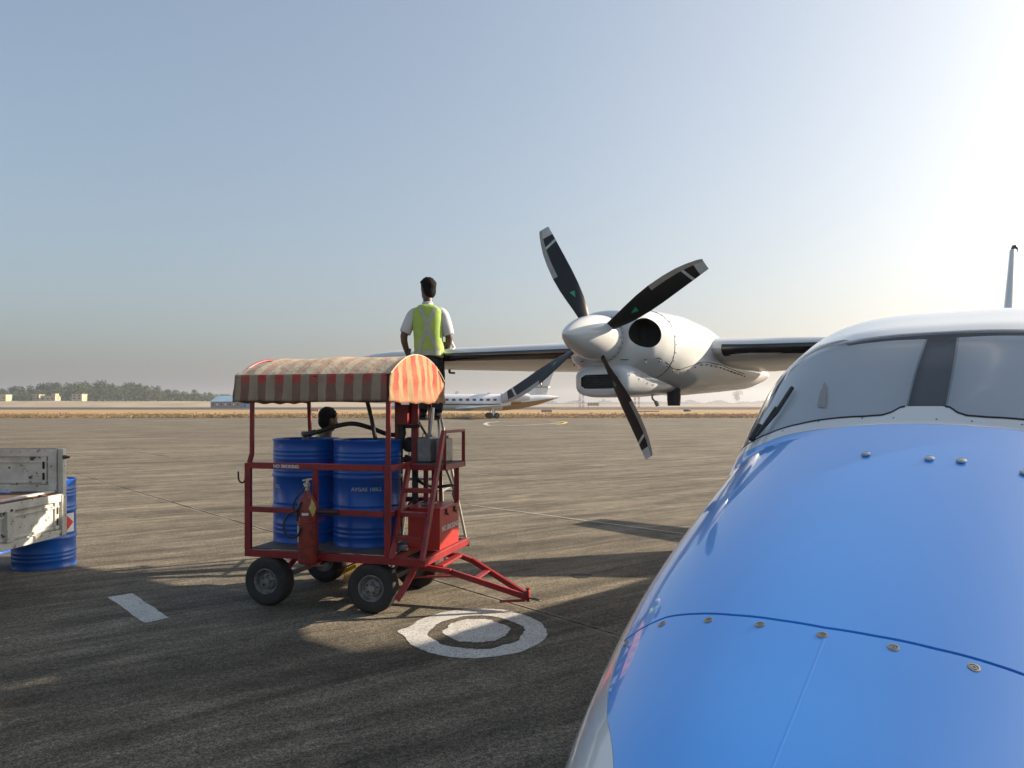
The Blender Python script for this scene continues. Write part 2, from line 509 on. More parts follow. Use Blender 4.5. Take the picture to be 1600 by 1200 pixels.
# outer apron lane beyond the slabs, verge, runway, sandy strip
strip('taxiway', 124.5, 128, M_apron, -.02, x=400)
gv = strip('grass_verge', 108, 292, M_grass, .05, edge=1.2, seed=4, n=160, x=700)
strip('runway', 300, 520, M_runway, .04)
strip('far_grass', 560, 640, M_grass, .05, edge=5, seed=6)

# markings: thin worn sheets on the slabs
def marking(name, pts, label=None, lift=.004):
    mb = MB(); mb.poly([V((p[0], p[1], lift + gz(p[1]))) for p in pts])
    o = obj(name, mb, M_mark, None, smooth=0); o['kind'] = 'structure'
    return o
def g2(px, py):                              # ground point seen at a pixel
    D = HC*1200/(py - 637); return V(((px - 800)/1200*D, D, 0))
def rough_line(a, b, n, amp, rr):
    out = []
    for k in range(n):
        p = a.lerp(b, k/n); t = (b - a).normalized(); q = V((-t.y, t.x, 0))
        out.append(p + q*rr.uniform(-amp, amp))
    return out
rr = random.Random(5)
c4 = [g2(168, 934), g2(207, 927.5), g2(264, 966), g2(226, 974)]
pts = []
for k in range(4): pts += rough_line(c4[k], c4[(k+1) % 4], 12, .006, rr)
marking('painted_dash', pts)
RC = V((-.255, 5.56, 0))
def ring(name, r0, r1, wob, seed, ctr=RC, n=96, spike=None):
    mb = MB(); a = []; b = []
    for k in range(n):
        q = 2*math.pi*k/n; u = V((math.cos(q), math.sin(q), 0))
        w0 = wob*(noise.noise(V((math.cos(q)*2 + seed, math.sin(q)*2, seed)))*2 + noise.noise(u*9 + V((seed, 0, 0)))*.8)
        w1 = wob*(noise.noise(V((math.cos(q)*2, math.sin(q)*2 + seed, seed*2)))*2 + noise.noise(u*11 + V((0, seed, 0)))*.8)
        ex = spike(q) if spike else 0
        ua = V((u.x, u.y*1.2, 0)); a.append(ctr + ua*(r0 + w0) + V((0, 0, .004))); b.append(ctr + ua*(r1 + w1 + ex) + V((0, 0, .004)))
    if r0 <= .001:
        mb.poly(b)
    else:
        mb.rings([a, b], cap=False)
    o = obj(name, mb, M_mark, None, smooth=0); o['kind'] = 'structure'; return o
ring('painted_ring', .345, .505, .014, 2.0, ctr=RC, spike=lambda q: .07*math.exp(-((q - math.pi)/.12)**2))
ring('painted_disc', 0, .24, .02, 5.0, ctr=RC + V((0, .02, 0)))
# far taxi lines
def far_line(p, q, w, name='painted_line', mat=M_mark):
    a = g2(*p); b = g2(*q); t = (b - a).normalized(); n_ = V((-t.y, t.x, 0))*w/2
    mb = MB(); mb.poly([V((v.x, v.y, gz(v.y) + .012)) for v in (a - n_, b - n_, b + n_, a + n_)])
    o = obj(name, mb, mat, None, smooth=0); o['kind'] = 'structure'
far_line((0, 690), (280, 684.5), .12); far_line((228, 659), (322, 658.5), .5)
far_line((330, 664), (420, 663.6), .25); far_line((735, 790), (1068, 835), .02); far_line((958, 664), (1065, 663.5), .3)
far_line((900, 663.5), (950, 663.2), .3)
mb = MB()
def curve_line(pix, w, name, mat):
    P = [g2(*p) for p in pix]; a = []; b = []
    for i, p in enumerate(P):
        t = (P[min(i+1, len(P)-1)] - P[max(i-1, 0)]).normalized(); n_ = V((-t.y, t.x, 0))*w/2
        a.append(V((p.x - n_.x, p.y - n_.y, gz(p.y) + .012))); b.append(V((p.x + n_.x, p.y + n_.y, gz(p.y) + .012)))
    mb = MB(); mb.rings([a, b], cap=False, close=False)
    o = obj(name, mb, mat, None, smooth=0); o['kind'] = 'structure'
curve_line([(822, 659.5), (780, 660), (762, 661.5), (757, 663.5), (764, 665.5), (790, 666), (830, 664.5), (860, 663), (875, 661.5)], .35, 'painted_lead_line', M_mark)
curve_line([(860, 659), (878, 660), (886, 661), (880, 663), (870, 664)], .3, 'painted_hold_line', M_yellow)
# irregular repair patch stain next to the drawbar is a real shallow hole
mb = MB(); cc = g2(908, 900)
pp = [cc + V((math.cos(q)*(.10 + .02*math.sin(3*q)), math.sin(q)*(.11 + .02*math.cos(2*q)), .0035)) for q in [k*math.pi/9 for k in range(18)]]
mb.poly(pp); o = obj('oil_stain', mb, M_joint, None, smooth=0); o['kind'] = 'structure'

# grass blades along the verge edge
mb = MB(); rr = random.Random(11)
for k in range(16000):
    y = 107.5 + abs(rr.gauss(0, 22)); x = rr.uniform(-.72, .72)*y
    if y > 205: continue
    h = rr.uniform(.06, .24); w = rr.uniform(.08, .3); q = rr.uniform(-.6, .6); z = gz(y) + .03
    dx = math.cos(q)*w/2; dy = math.sin(q)*w/2
    mb.add([(x-dx, y-dy, z), (x+dx, y+dy, z), (x+dx*.7+.05, y+dy, z+h*.8), (x, y+.1, z+h), (x-dx*.8, y-dy, z+h*.7)], [(0,1,2,3,4)])
lone('grass_tufts', mb, M_grass, 'dry orange grass tufts on the verge beyond the apron', 'grass', kind='stuff', smooth=0)

# ---------------------------------------------------------------- haze (real air)
mb = MB(); mb.box((0, 1150, 34.5), (6700, 4440, 73))
hz = obj('haze', mb, [], None, smooth=0); hz['kind'] = 'stuff'
hm = bpy.data.materials.new('haze_air'); hm.use_nodes = True
hn = hm.node_tree.nodes; hn.remove(hn['Principled BSDF'])
pv = hn.new('ShaderNodeVolumePrincipled'); pv.inputs['Color'].default_value = (.93, .93, 1.0, 1)
pv.inputs['Density'].default_value = HAZE = .00036
pv.inputs['Anisotropy'].default_value = .5
hm.node_tree.links.new(pv.outputs[0], hn['Material Output'].inputs['Volume'])
hz.data.materials.append(hm)
tag(hz, 'thin pale morning haze over the whole airfield', 'haze')

# ---------------------------------------------------------------- far wood, houses, shed
def crown_mesh(seed, H, Wd, n):
    rr = random.Random(seed); mb = MB(); cl = []
    for k in range(rr.randint(7, 10)):
        q = rr.uniform(0, 6.28); r = Wd*.5*math.sqrt(rr.random())*.8
        cl.append(V((math.cos(q)*r, math.sin(q)*r, H*rr.uniform(.42, .88))))
    for k in range(n):
        c = rr.choice(cl); d = V((rr.gauss(0,1), rr.gauss(0,1), rr.gauss(0,.8))).normalized()*(Wd*.2*(rr.random()**.4))
        p = c + d; s = rr.uniform(.35, .8)*H/14
        a = V((rr.gauss(0,1), rr.gauss(0,1), rr.gauss(0,1))).normalized(); b = a.orthogonal().normalized()
        mb.add([p - a*s, p + b*s*.7, p + a*s, p - b*s*.7], [(0,1,2,3)])
    return mk_mesh('crown', mb, [M_leaf], smooth=0)
def trunk_mesh(H):
    mb = MB(); mb.tube([(0,0,-1), (.1,0,H*.25), (-.1,.1,H*.5)], [.35, .28, .15], 6)
    mb.tube([(0,0,H*.3), (H*.12, 0, H*.55)], [.16, .08], 5); mb.tube([(0,0,H*.33), (-H*.1, .3, H*.6)], [.16, .08], 5)
    return mk_mesh('trunk', mb, [M_bark])
CR = [crown_mesh(40 + k, 14, 15, 520) for k in range(5)]; TK = trunk_mesh(14)
def tree(x, y, h, k, label, group, wide=1.0, z=None):
    t = thing('tree', (x, y, gz(y) + rise(x, y) if z is None else z), label, 'tree', group, rz=k*1.3)
    t.scale = (h/14*wide, h/14*wide, h/14)
    a = link('crown', CR[k % 5], t); b = link('trunk', TK, t)
rr = random.Random(21)
xs = (-20, 0, 25, 50, 65, 95, 115, 130, 160, 180, 200, 240, 270, 300, 330, 360, 400, 470, 560, 600)
tp = (607, 608, 606, 604, 601, 597, 601, 597, 598, 600, 599, 604, 609, 610, 615, 617, 622, 625, 626, 627)
def tree_place(k):
    o1 = ['first', 'second', 'third', 'fourth', 'fifth', 'sixth', 'seventh', 'eighth', 'ninth', 'tenth']
    if k < 10: return o1[k] + ' from the left edge'
    if k < 20: return o1[k-10] + ' from the middle of the wood going right'
    if k < 30: return o1[k-20] + ' in its right half'
    return o1[min(9, k-30)] + ' before the blue roofed shed'
k = 0; px = -8
while px < 335:
    D = rr.uniform(665, 780); top = interp(px, xs, tp) + rr.uniform(-1.5, 3.5)
    zt = HC + (637 - top)/1200*D; h = (zt - gz(D) - rise((px - 800)/1200*D, D))/.94
    tree((px - 800)/1200*D, D, h, k, 'hazy tree of the far left wood, %s' % tree_place(k), 'trees of the far wood', wide=rr.uniform(.75, 1.0))
    k += 1; px += rr.uniform(7.5, 10)
def leaf_mass(name, x0, x1, D0, D1, topf, n, s, label, seed):
    rr = random.Random(seed); mb = MB()
    for i in range(n):
        px = rr.uniform(x0, x1); D = rr.uniform(D0, D1)
        zt = HC + (637 - topf(px))/1200*D
        z0 = gz(D) + rise((px-800)/1200*D, D); z = z0 + (zt - z0)*(rr.random()**.75); p = V(((px-800)/1200*D, D, z)); q = s*rr.uniform(.6, 1.4)
        a = V((rr.gauss(0,1), rr.gauss(0,1), rr.gauss(0,1))).normalized(); b = a.orthogonal().normalized()
        mb.add([p - a*q, p + b*q*.7, p + a*q, p - b*q*.7], [(0,1,2,3)])
    return lone(name, mb, M_leaf, label, 'wood', kind='stuff', smooth=0)
leaf_mass('woodland_undergrowth', -40, 345, 650, 790, lambda p: interp(p, xs, tp) + 7 + 3*noise.noise(V((p*.06, 1, 0))), 15000, 1.0, 'dense grey green undergrowth filling the wood on the left horizon', 3)
leaf_mass('distant_treeline', 335, 690, 1100, 1300, lambda p: interp(p, xs, tp) + 2 + 2.5*noise.noise(V((p*.05, 4, 0))), 9000, 2.2, 'low hazy treeline far behind the striped canopy', 5)
leaf_mass('hazy_skyline_scrub', 690, 1260, 2000, 2300, lambda p: 628.5 + 5*noise.noise(V((p*.045, 7, 0))) + 2*noise.noise(V((p*.2, 2, 0))), 11000, 3.2, 'very pale hazy treeline under the engine on the right horizon', 8)
tree(355/1200*1750, 1750, 33, 2, 'single round pale tree standing out on the right horizon', None, wide=.8)

M_cream = simple('cream_render', (.50,.43,.29), .85, scale=.2)
M_pane = simple('dark_pane', (.05,.055,.06), .2, scale=1)
M_bluer = simple('blue_sheet_roof', (.22,.38,.52), .6, scale=.3)
M_shedw = simple('shed_wall', (.35,.24,.22), .8, scale=.3)
def house(x0, x1, y0, y1, D, label, extra=None, roof=True):
    a = at(x0, y1, D); b = at(x1, y0, D); w = b.x - a.x; zb = gz(D) + rise((a.x+b.x)/2, D) - .5; zt = b.z
    t = thing('house', ((a.x+b.x)/2, D, zb + .5), label, 'house')
    mb = MB(); mb.box(((a.x+b.x)/2, D + 4, (zb+zt)/2), (w, 8, zt - zb)); obj('wall', mb, M_cream, t, smooth=0)
    mb = MB(); mb.box(((a.x+b.x)/2, D + 4, zt + .15), (w + .8, 8.8, .3)); obj('roof', mb, M_cream, t, smooth=0)
    n = max(2, int(w/4))
    for k in range(n):
        for zz in ([.45, .8] if zt - zb > 6 else [.55]):
            mb = MB(); mb.box((a.x + w*(k+.5)/n, D - .03, lerp(zb, zt, zz)), (w/n*.4, .1, 1.1)); obj('window', mb, M_pane, t, smooth=0)
    if extra:
        for (p0, q0, p1, q1) in extra:
            c = at(p0, q1, D); d = at(p1, q0, D)
            mb = MB(); mb.box(((c.x+d.x)/2, D + 3, (c.z+d.z)/2), (d.x-c.x, 5, d.z-c.z)); obj('upper_room', mb, M_cream, t, smooth=0)
house(63, 86, 619, 627, 640, 'cream flat roofed house with a stair tower below the far wood', [(80, 615, 86, 619)])
house(112, 128, 616, 626, 640, 'small cream two storey house right of the one with the stair tower')
house(-6, 9, 617, 627, 640, 'cream house cut by the left edge of the picture')
house(51, 61, 616.5, 621, 645, 'low cream house half hidden by trees beside the stair tower house')
def shed():
    D = 420; a = at(329, 633.5, D); b = at(377, 619, D)
    t = thing('shed', ((a.x+b.x)/2, D, gz(D)), 'long low shed with a pale blue roof left of the striped canopy', 'shed')
    zb = gz(D) - .3; ze = at(0, 627.5, D).z; zr = at(0, 618.5, D).z
    mb = MB(); mb.box(((a.x+b.x)/2, D + 5, (zb+ze)/2), (b.x-a.x, 10, ze-zb)); obj('wall', mb, M_shedw, t, smooth=0)
    mb = MB(); x0, x1 = a.x - .4, b.x + .4
    mb.add([(x0, D-.5, ze), (x1, D-.5, ze), (x1-1.5, D+5, zr), (x0+2.5, D+5, zr), (x0, D+10.5, ze), (x1, D+10.5, ze)], [(0,1,2,3), (3,2,5,4), (0,3,4), (1,5,2)])
    obj('roof', mb, M_bluer, t, smooth=0)
    for k in range(7):
        mb = MB(); mb.box((lerp(a.x, b.x, (k+.6)/7.4), D - .06, lerp(zb, ze, .6)), (.9, .15, 1.0)); obj('window', mb, M_white if k % 2 else M_pane, t, smooth=0)
    c = at(378, 634, D); d = at(392, 625, D)
    t = thing('cabin', ((c.x+d.x)/2, D, gz(D)), 'small bright blue cabin at the right end of the long shed', 'cabin')
    mb = MB(); mb.box(((c.x+d.x)/2, D+3, (zb+d.z)/2), (d.x-c.x, 6, d.z-zb)); obj('wall', mb, simple('blue_wall', (.12,.35,.62), .6), t, smooth=0)
    mb = MB(); mb.box(((c.x+d.x)/2, D+3, d.z+.1), (d.x-c.x+.5, 6.5, .2)); obj('roof', mb, M_bluer, t, smooth=0)
    mb = MB(); mb.box((c.x+1.6, D-.05, zb+1.5), (1, .12, 1.6)); obj('door', mb, M_pane, t, smooth=0)
shed()
rr = random.Random(31)
for i, (x0, x1, top) in enumerate([(935, 962, 629), (968, 990, 630.5), (1010, 1040, 628.5), (1075, 1102, 630), (1112, 1135, 629), (1165, 1192, 629.5)]):
    D = 1900; a = at(x0, 636, D); b = at(x1, top, D)
    names = ['first', 'second', 'third', 'fourth', 'fifth', 'last']
    t = thing('warehouse', ((a.x+b.x)/2, D, gz(D)), 'pale hazy flat building, %s from the left under the engine on the right horizon' % names[i], 'building')
    mb = MB(); mb.box(((a.x+b.x)/2, D+15, (gz(D)-1+b.z)/2), (b.x-a.x, 30, b.z-gz(D)+1)); obj('wall', mb, M_cream, t, smooth=0)
    mb = MB(); mb.box(((a.x+b.x)/2, D+15, b.z+.4), (b.x-a.x+1, 31, .8)); obj('roof', mb, M_bluer, t, smooth=0)

# airfield furniture
M_signred = simple('sign_red', (.28,.02,.02), .5); M_signblk = simple('sign_black', (.02,.02,.02), .5)
def afsign(x0, x1, y0, y1, D, label, mat, txt):
    a = at(x0, y1, D); b = at(x1, y0, D); zg = gz(D)
    t = thing('airfield_sign', ((a.x+b.x)/2, D, zg), label, 'sign')
    mb = MB(); mb.box(((a.x+b.x)/2, D, (a.z+b.z)/2), (b.x-a.x, .25, b.z-a.z)); obj('panel', mb, mat, t, smooth=0)
    for q in (.15, .85):
        mb = MB(); mb.bar((lerp(a.x, b.x, q), D, zg-.1), (lerp(a.x, b.x, q), D, a.z), .08, .08); obj('leg', mb, M_alu, t, smooth=0)
    for k in range(4):                       # unreadable pale characters
        mb = MB(); w = (b.x-a.x)*.1; x = lerp(a.x, b.x, .2 + .2*k)
        mb.box((x, D-.13, (a.z+b.z)/2), (w, .02, (b.z-a.z)*.45)); obj('character', mb, M_white, t, smooth=0)
afsign(846, 862, 640.5, 645, 185, 'dark red airfield sign with pale characters right of the parked jet', M_signred, '')
afsign(484, 497, 638.5, 642.5, 190, 'dark red airfield sign seen under the canopy beside its rear post', M_signred, '')
t = thing('airfield_sign', (at(1072, 642, 190).x, 190, gz(190)), 'small black airfield box on the verge at right', 'sign')
mb = MB(); c = at(1072, 641.5, 190); mb.box(c, (1.2, .3, .5)); mb.box((c.x+.9, c.y, c.z-.05), (.5, .3, .3)); obj('panel', mb, M_signblk, t, smooth=0)
mb = MB(); mb.bar((c.x, 190, gz(190)-.1), (c.x, 190, c.z-.2), .1, .1); obj('leg', mb, M_alu, t, smooth=0)
D = 260; a = at(918, 634, D); b = at(936, 629, D)
t = thing('checkered_board', ((a.x+b.x)/2, D, gz(D)), 'small black and white checkered board on the verge below the engine', 'marker board')
nx, nzz = 8, 3
for k in range(2):
    mb = MB()
    for i in range(nx):
        for j in range(nzz):
            if (i + j) % 2 == k:
                w = (b.x-a.x)/nx; h = (b.z-a.z)/nzz
                mb.box((a.x+w*(i+.5), D, a.z+h*(j+.5)), (w, .2, h))
    obj('squares', mb, M_white if k else M_signblk, t, smooth=0)
for q in (.1, .9):
    mb = MB(); mb.bar((lerp(a.x, b.x, q), D, gz(D)-.1), (lerp(a.x, b.x, q), D, a.z), .12, .12); obj('leg', mb, M_alu, t, smooth=0)
M_mast = simple('mast_red', (.5,.12,.08), .6)
def mast(px, top, D, w, label):
    x = at(px, 0, D).x; zt = HC + (637-top)/1200*D; z0 = gz(D)
    t = thing('lattice_mast', (x, D, z0), label, 'mast', None)
    n = 6
    for k in range(n):
        mb = MB(); za = lerp(z0, zt, k/n); zb = lerp(z0, zt, (k+1)/n)
        for sx in (-1, 1):
            for sy in (-1, 1): mb.bar((x+sx*w, D+sy*w, za), (x+sx*w, D+sy*w, zb), .12, .12)
        mb.bar((x-w, D-w, za), (x+w, D-w, zb), .08, .08); mb.bar((x+w, D+w, za), (x-w, D+w, zb), .08, .08)
        mb.bar((x-w, D-w, zb), (x+w, D-w, zb), .08, .08)
        obj('section', mb, M_mast if k % 2 == 0 else M_white, t, smooth=0)
mast(906, 603, 330, .35, 'left red and white lattice mast of the pair below the engine')
mast(911, 612, 340, .35, 'right, shorter lattice mast of the pair below the engine')
mast(992, 618, 380, .35, 'thin red and white lattice mast behind the lower propeller blade')
mast(998, 617, 380, .35, 'red and white lattice mast just right of the lower propeller blade')
def barrier(x0, x1, y, D, mat, label):
    a = at(x0, y, D); b = at(x1, y, D); t = thing('barrier', ((a.x+b.x)/2, D, gz(D)), label, 'barrier')
    mb = MB(); mb.box(((a.x+b.x)/2, D, a.z), (b.x-a.x, .2, .35)); obj('rail', mb, mat, t, smooth=0)
    n = 6
    for k in range(n):
        mb = MB(); x = lerp(a.x, b.x, (k+.5)/n); mb.bar((x, D, gz(D)-.05), (x, D, a.z), .15, .15); obj('post', mb, M_alu, t, smooth=0)
barrier(868, 1060, 637.6, 270, M_white, 'long low white barrier rail along the far edge of the verge')
barrier(990, 1030, 642.8, 200, simple('barrier_orange', (.6,.2,.12), .6), 'short faded orange barrier standing in the verge')

# unseen building added to the right of the picture to shade the near ground
def shade_hangar():
    Sx = V((math.sin(R(SUN_AZ)), math.cos(R(SUN_AZ)), 0)); Qx = V((-Sx.y, Sx.x, 0))
    c0 = Qx*5.22 + Sx*24                       # its corner
    L_, W_, H_ = 26.0, 20.0, 11.15
    t = thing('shade_hangar', c0 - Qx*L_/2 + Sx*W_/2, 'unseen pale flat roofed building added outside the picture to shade the ground', 'shade_hangar')
    M_h = simple('shade_hangar_sheet', (.42,.43,.42), .6, scale=.4, c2=(.34,.34,.33))
    mb = MB(); mb.box(c0 - Qx*L_/2 + Sx*W_/2 + ZV*(H_ - .3)/2, (L_ - .2, W_ - .2, H_ - .3), (Qx, Sx, ZV)); obj('wall', mb, M_h, t, smooth=0)
    mb = MB(); mb.box(c0 - Qx*L_/2 + Sx*W_/2 + ZV*(H_ - .15), (L_, W_, .3), (Qx, Sx, ZV)); obj('roof', mb, M_h, t, smooth=0)
    for k in range(4):
        mb = MB(); mb.box(c0 - Qx*(4 + k*6) - Sx*.12 + ZV*4.2, (5.8, .2, 8.4), (Qx, Sx, ZV)); obj('door', mb, M_tin, t, smooth=0)
ZV = V((0,0,1))
shade_hangar()
# ---------------------------------------------------------------- the twin engined aeroplane at right
BE = R(37)
bv = V((math.sin(BE), math.cos(BE), 0)); rv = V((-math.cos(BE), math.sin(BE), 0)); ZV = V((0,0,1))
C2 = V((1.386, 2.6, 0))
def PL(s, u, z): return C2 + bv*s + rv*u + V((0, 0, z))
FT = [(-2.25,.02,.64,.62,.60,2.0),(-2.15,.17,.75,.64,.52,2.0),(-1.90,.33,.89,.69,.45,2.0),(-1.60,.435,1.005,.76,.42,2.0),
(-1.30,.535,1.105,.83,.41,2.05),(-.84,.648,1.265,.93,.42,2.2),(-.3,.727,1.46,1.03,.43,2.3),(0.0,.745,1.568,1.10,.43,2.4),
(.10,.75,1.650,1.12,.43,2.5),(.25,.755,1.77,1.15,.43,2.7),(.45,.757,1.91,1.19,.43,3.0),(.7,.765,1.985,1.22,.43,3.3),
(1.0,.77,2.05,1.25,.43,3.5),(2.0,.77,2.12,1.27,.43,3.3),(3.0,.77,2.09,1.28,.43,3.3),(5.0,.74,2.05,1.32,.50,3.1),
(7.0,.45,2.03,1.5,.95,2.6),(9.0,.16,2.00,1.80,1.5,2.2),(10.2,.03,1.98,1.88,1.8,2.0)]
def fpar(s):
    xs_ = [r[0] for r in FT]
    # smooth (Catmull-like) interpolation away from the windshield kink
    if s < 0 or s > .5:
        i = max(1, min(len(FT)-2, next((k for k in range(len(FT)) if FT[k][0] >= s), len(FT)-1)))
        i0 = i - 1; x0, x1 = FT[i0][0], FT[i][0]
        if s > x1: i0 = i; i = i + 1; x0, x1 = FT[i0][0], FT[i][0]
        t = min(1, max(0, (s - x0)/(x1 - x0))); out = []
        for c in range(1, 6):
            p0, p1 = FT[i0][c], FT[i][c]; d = (p1 - p0)
            def slope(j):
                if j <= 0 or j >= len(FT)-1 or abs(FT[j][0]) < 1e-6: return None
                return (FT[j+1][c]-FT[j-1][c])/(FT[j+1][0]-FT[j-1][0])*(x1-x0)
            m0 = slope(i0); m1 = slope(i)
            m0 = d if m0 is None else m0; m1 = d if m1 is None else m1
            if FT[i0][0] < 0 and FT[i][0] == 0: m1 = d
            h = (2*t**3-3*t*t+1)*p0 + (t**3-2*t*t+t)*m0 + (-2*t**3+3*t*t)*p1 + (t**3-t*t)*m1
            out.append(h)
        return out
    return [interp(s, xs_, [r[c] for r in FT]) for c in range(1, 6)]
def FS(s, ph, off=0.0):
    a, zt, zc, zb, n = fpar(s)
    S, Cc = math.sin(ph), math.cos(ph)
    if Cc <= 0: n = 2.4
    h = (zt - zc) if Cc > 0 else (zc - zb)
    rho = (abs(S/a)**n + abs(Cc/h)**n)**(-1/n)
    p = PL(s, rho*S, zc + rho*Cc)
    if off:
        e = .004
        q1 = FS(s+e, ph) - FS(s-e, ph); q2 = FS(s, ph+e) - FS(s, ph-e)
        nn_ = q1.cross(q2); nn_.normalize()
        if nn_.dot(p - PL(s, 0, zc)) < 0: nn_ = -nn_
        p = p + nn_*off
    return p
def seam(ph): return interp(abs(ph), (0,.33,.65,.88,1.06,1.15,1.25,1.5), (-1.182,-1.176,-1.163,-1.145,-1.128,-1.132,-1.137,-1.14))
def bluetop(ph): return interp(abs(ph), (0,.33,.57,.76,.94,1.03,1.13,1.22,1.35), (-.008,-.012,-.004,.010,.028,.044,.080,.118,.17))
def gbot(ph): return interp(abs(ph), (0,.105,.15,.20,.26,.37,.56,.75,.93,1.04,1.14,1.22,1.35), (.071,.071,.066,.046,.035,.034,.042,.053,.074,.105,.165,.23,.34))
def gtop(ph): return interp(abs(ph), (0,.30,.45,.57,.67,.76,.85,1.25,1.35), (.465,.465,.488,.54,.63,.72,.76,.80,.80))
def phb(s): return interp(s, (-2.25,-1.9,-1.62,-1.47,-1.37,-1.25,-1.13,-.98,-.3,.2), (.25,.62,.966,1.157,1.23,1.272,1.297,1.30,1.31,1.32))

plane = thing('aeroplane', PL(3.2, 0, 0), 'white high wing twin propeller aeroplane with a blue nose, close at right', 'aeroplane')
def sheet(name, s0, s1, p0, p1, nu, nv, mat, off=0.0, thick=0.0, smooth=50, parent=None):
    """fuselage skin between two curves; p0/p1 are functions of s"""
    def fn(i, v, o):
        # i along s, v across
        sm = lerp(s0(0), s1(0), i); 
        for _ in range(3):
            ph = lerp(p0(sm), p1(sm), v); sm = lerp(s0(ph), s1(ph), i)
        return FS(sm, ph, o)
    mb = MB(); mb.grid(lambda i, j: fn(i, j, off), nu, nv)
    if thick:                                # turned edges give the sheet its thickness
        b = len(mb.v)
        N1 = nv + 1
        loop = [i*N1 for i in range(nu+1)] + [nu*N1 + j for j in range(1, nv+1)] + [i*N1 + nv for i in range(nu-1, -1, -1)] + [j for j in range(nv-1, 0, -1)]
        uvw = [(i/nu, 0) for i in range(nu+1)] + [(1, j/nv) for j in range(1, nv+1)] + [(i/nu, 1) for i in range(nu-1, -1, -1)] + [(0, j/nv) for j in range(nv-1, 0, -1)]
        low = [fn(i, j, off - thick) for (i, j) in uvw]
        mb.v += low; n = len(loop)
        for k in range(n):
            k2 = (k+1) % n
            mb.f.append([loop[k], loop[k2], b + k2, b + k]); mb.m.append(0)
    return obj(name, mb, mat, parent or plane, smooth=smooth)
G = .0042
hatch = sheet('nose_hatch', lambda p: -2.24, lambda p: seam(p) - G, lambda s: -phb(s), lambda s: phb(s), 46, 90, M_nose, thick=.012)
nose = sheet('nose_skin', lambda p: seam(p) + G, lambda p: bluetop(p) - .0008, lambda s: -phb(s), lambda s: phb(s), 46, 90, M_nose, thick=.012)
sheet('windshield_surround', lambda p: bluetop(p) + .0012, lambda p: gbot(p) - .001, lambda s: -1.32, lambda s: 1.32, 8, 150, M_acwhite, thick=.014)
sheet('lower_nose', lambda p: -2.24, lambda p: 0.12, lambda s: phb(s) + .002, lambda s: 2*math.pi - phb(s) - .002, 60, 60, M_acwhite, off=-.0005)
# joint filler strips under the seam and the paint edges
sheet('seam_gasket', lambda p: seam(p) - .02, lambda p: seam(p) + .02, lambda s: -1.3, lambda s: 1.3, 2, 60, M_dark, off=-.009)
sheet('cabin_roof', lambda p: gtop(p) + .004, lambda p: 2.6, lambda s: -1.32, lambda s: 1.32, 40, 110, M_acwhite, thick=.012)
def aft(i, j):
    s = 2.6 + 7.6*i; return FS(s, (j*2 - 1)*1.32)
mb = MB(); mb.grid(aft, 40, 50); obj('rear_fuselage', mb, M_acwhite, plane, smooth=50)
sheet('belly', lambda p: .12, lambda p: 10.2, lambda s: phb(s) + .002, lambda s: 2*math.pi - phb(s) - .002, 70, 60, M_acwhite, off=-.0005)
sheet('roof_seal', lambda p: gtop(p) - .004, lambda p: gtop(p) + .006, lambda s: -1.25, lambda s: 1.25, 2, 100, M_dark, off=-.006)
# panes, post, sunshades
def phpost(s): return interp(s, (.03, .07, .45, .8), (.135, .125, .080, .07))
pane = sheet('windshield_pane', lambda p: gbot(p) + .001, lambda p: gtop(p) - .002, lambda s: -1.28, lambda s: 1.28, 26, 150, M_glass, off=.001)
for sg in (1, -1):
    sh = sheet('sunshade', lambda p: gbot(p) - .01, lambda p: gtop(p) - interp(abs(p), (0,.1,.3,.5,.56,1.3), (.024,.024,.016,.002,-.01,-.01)), lambda s: sg*phpost(s), lambda s: sg*1.30, 22, 60, M_shade, off=-.02, thick=.004, parent=plane)
    sheet('shade_trim', lambda p: gbot(p), lambda p: gtop(p) - .026, lambda s: sg*(phpost(s) - .011), lambda s: sg*phpost(s), 22, 1, M_shade_edge, off=-.019, parent=sh)
    sheet('seal', lambda p: gbot(p) - .004, lambda p: gbot(p) + .003, lambda s: sg*.12, lambda s: sg*1.28, 1, 80, M_dark, off=.0012, parent=pane)
sheet('cockpit_lining', lambda p: gbot(p) - .06, lambda p: gtop(p) + .05, lambda s: -1.3, lambda s: 1.3, 14, 60, M_post, off=-.05)
# pale leaf shaped patches painted to stand for side window daylight behind the glass
M_daylight = simple('pinkish_daylight', (.75,.62,.55), .6)
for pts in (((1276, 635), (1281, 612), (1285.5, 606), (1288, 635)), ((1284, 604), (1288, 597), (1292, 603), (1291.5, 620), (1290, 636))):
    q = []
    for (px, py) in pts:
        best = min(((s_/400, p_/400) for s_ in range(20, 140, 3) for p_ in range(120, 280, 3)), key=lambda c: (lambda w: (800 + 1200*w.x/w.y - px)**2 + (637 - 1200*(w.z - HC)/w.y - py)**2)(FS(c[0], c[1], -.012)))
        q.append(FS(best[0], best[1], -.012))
    mb = MB(); mb.poly(q); obj('daylight_patch', mb, M_daylight, plane, smooth=0)
# wiper
mb = MB(); P_ = [FS(s, p, .02) for s, p in ((.075, .985), (.12, .925), (.18, .85), (.25, .765))]
mb.tube(P_[:3], .006, 6); mb.tube([P_[0], FS(.16,.86,.012), FS(.262,.75,.012)], [.006,.009,.009], 6)
obj('wiper', mb, M_black, plane)
mb = MB(); mb.tube([FS(.095,1.03,.012), FS(.15,.965,.012)], .012, 6); obj('wiper', mb, M_black, plane)
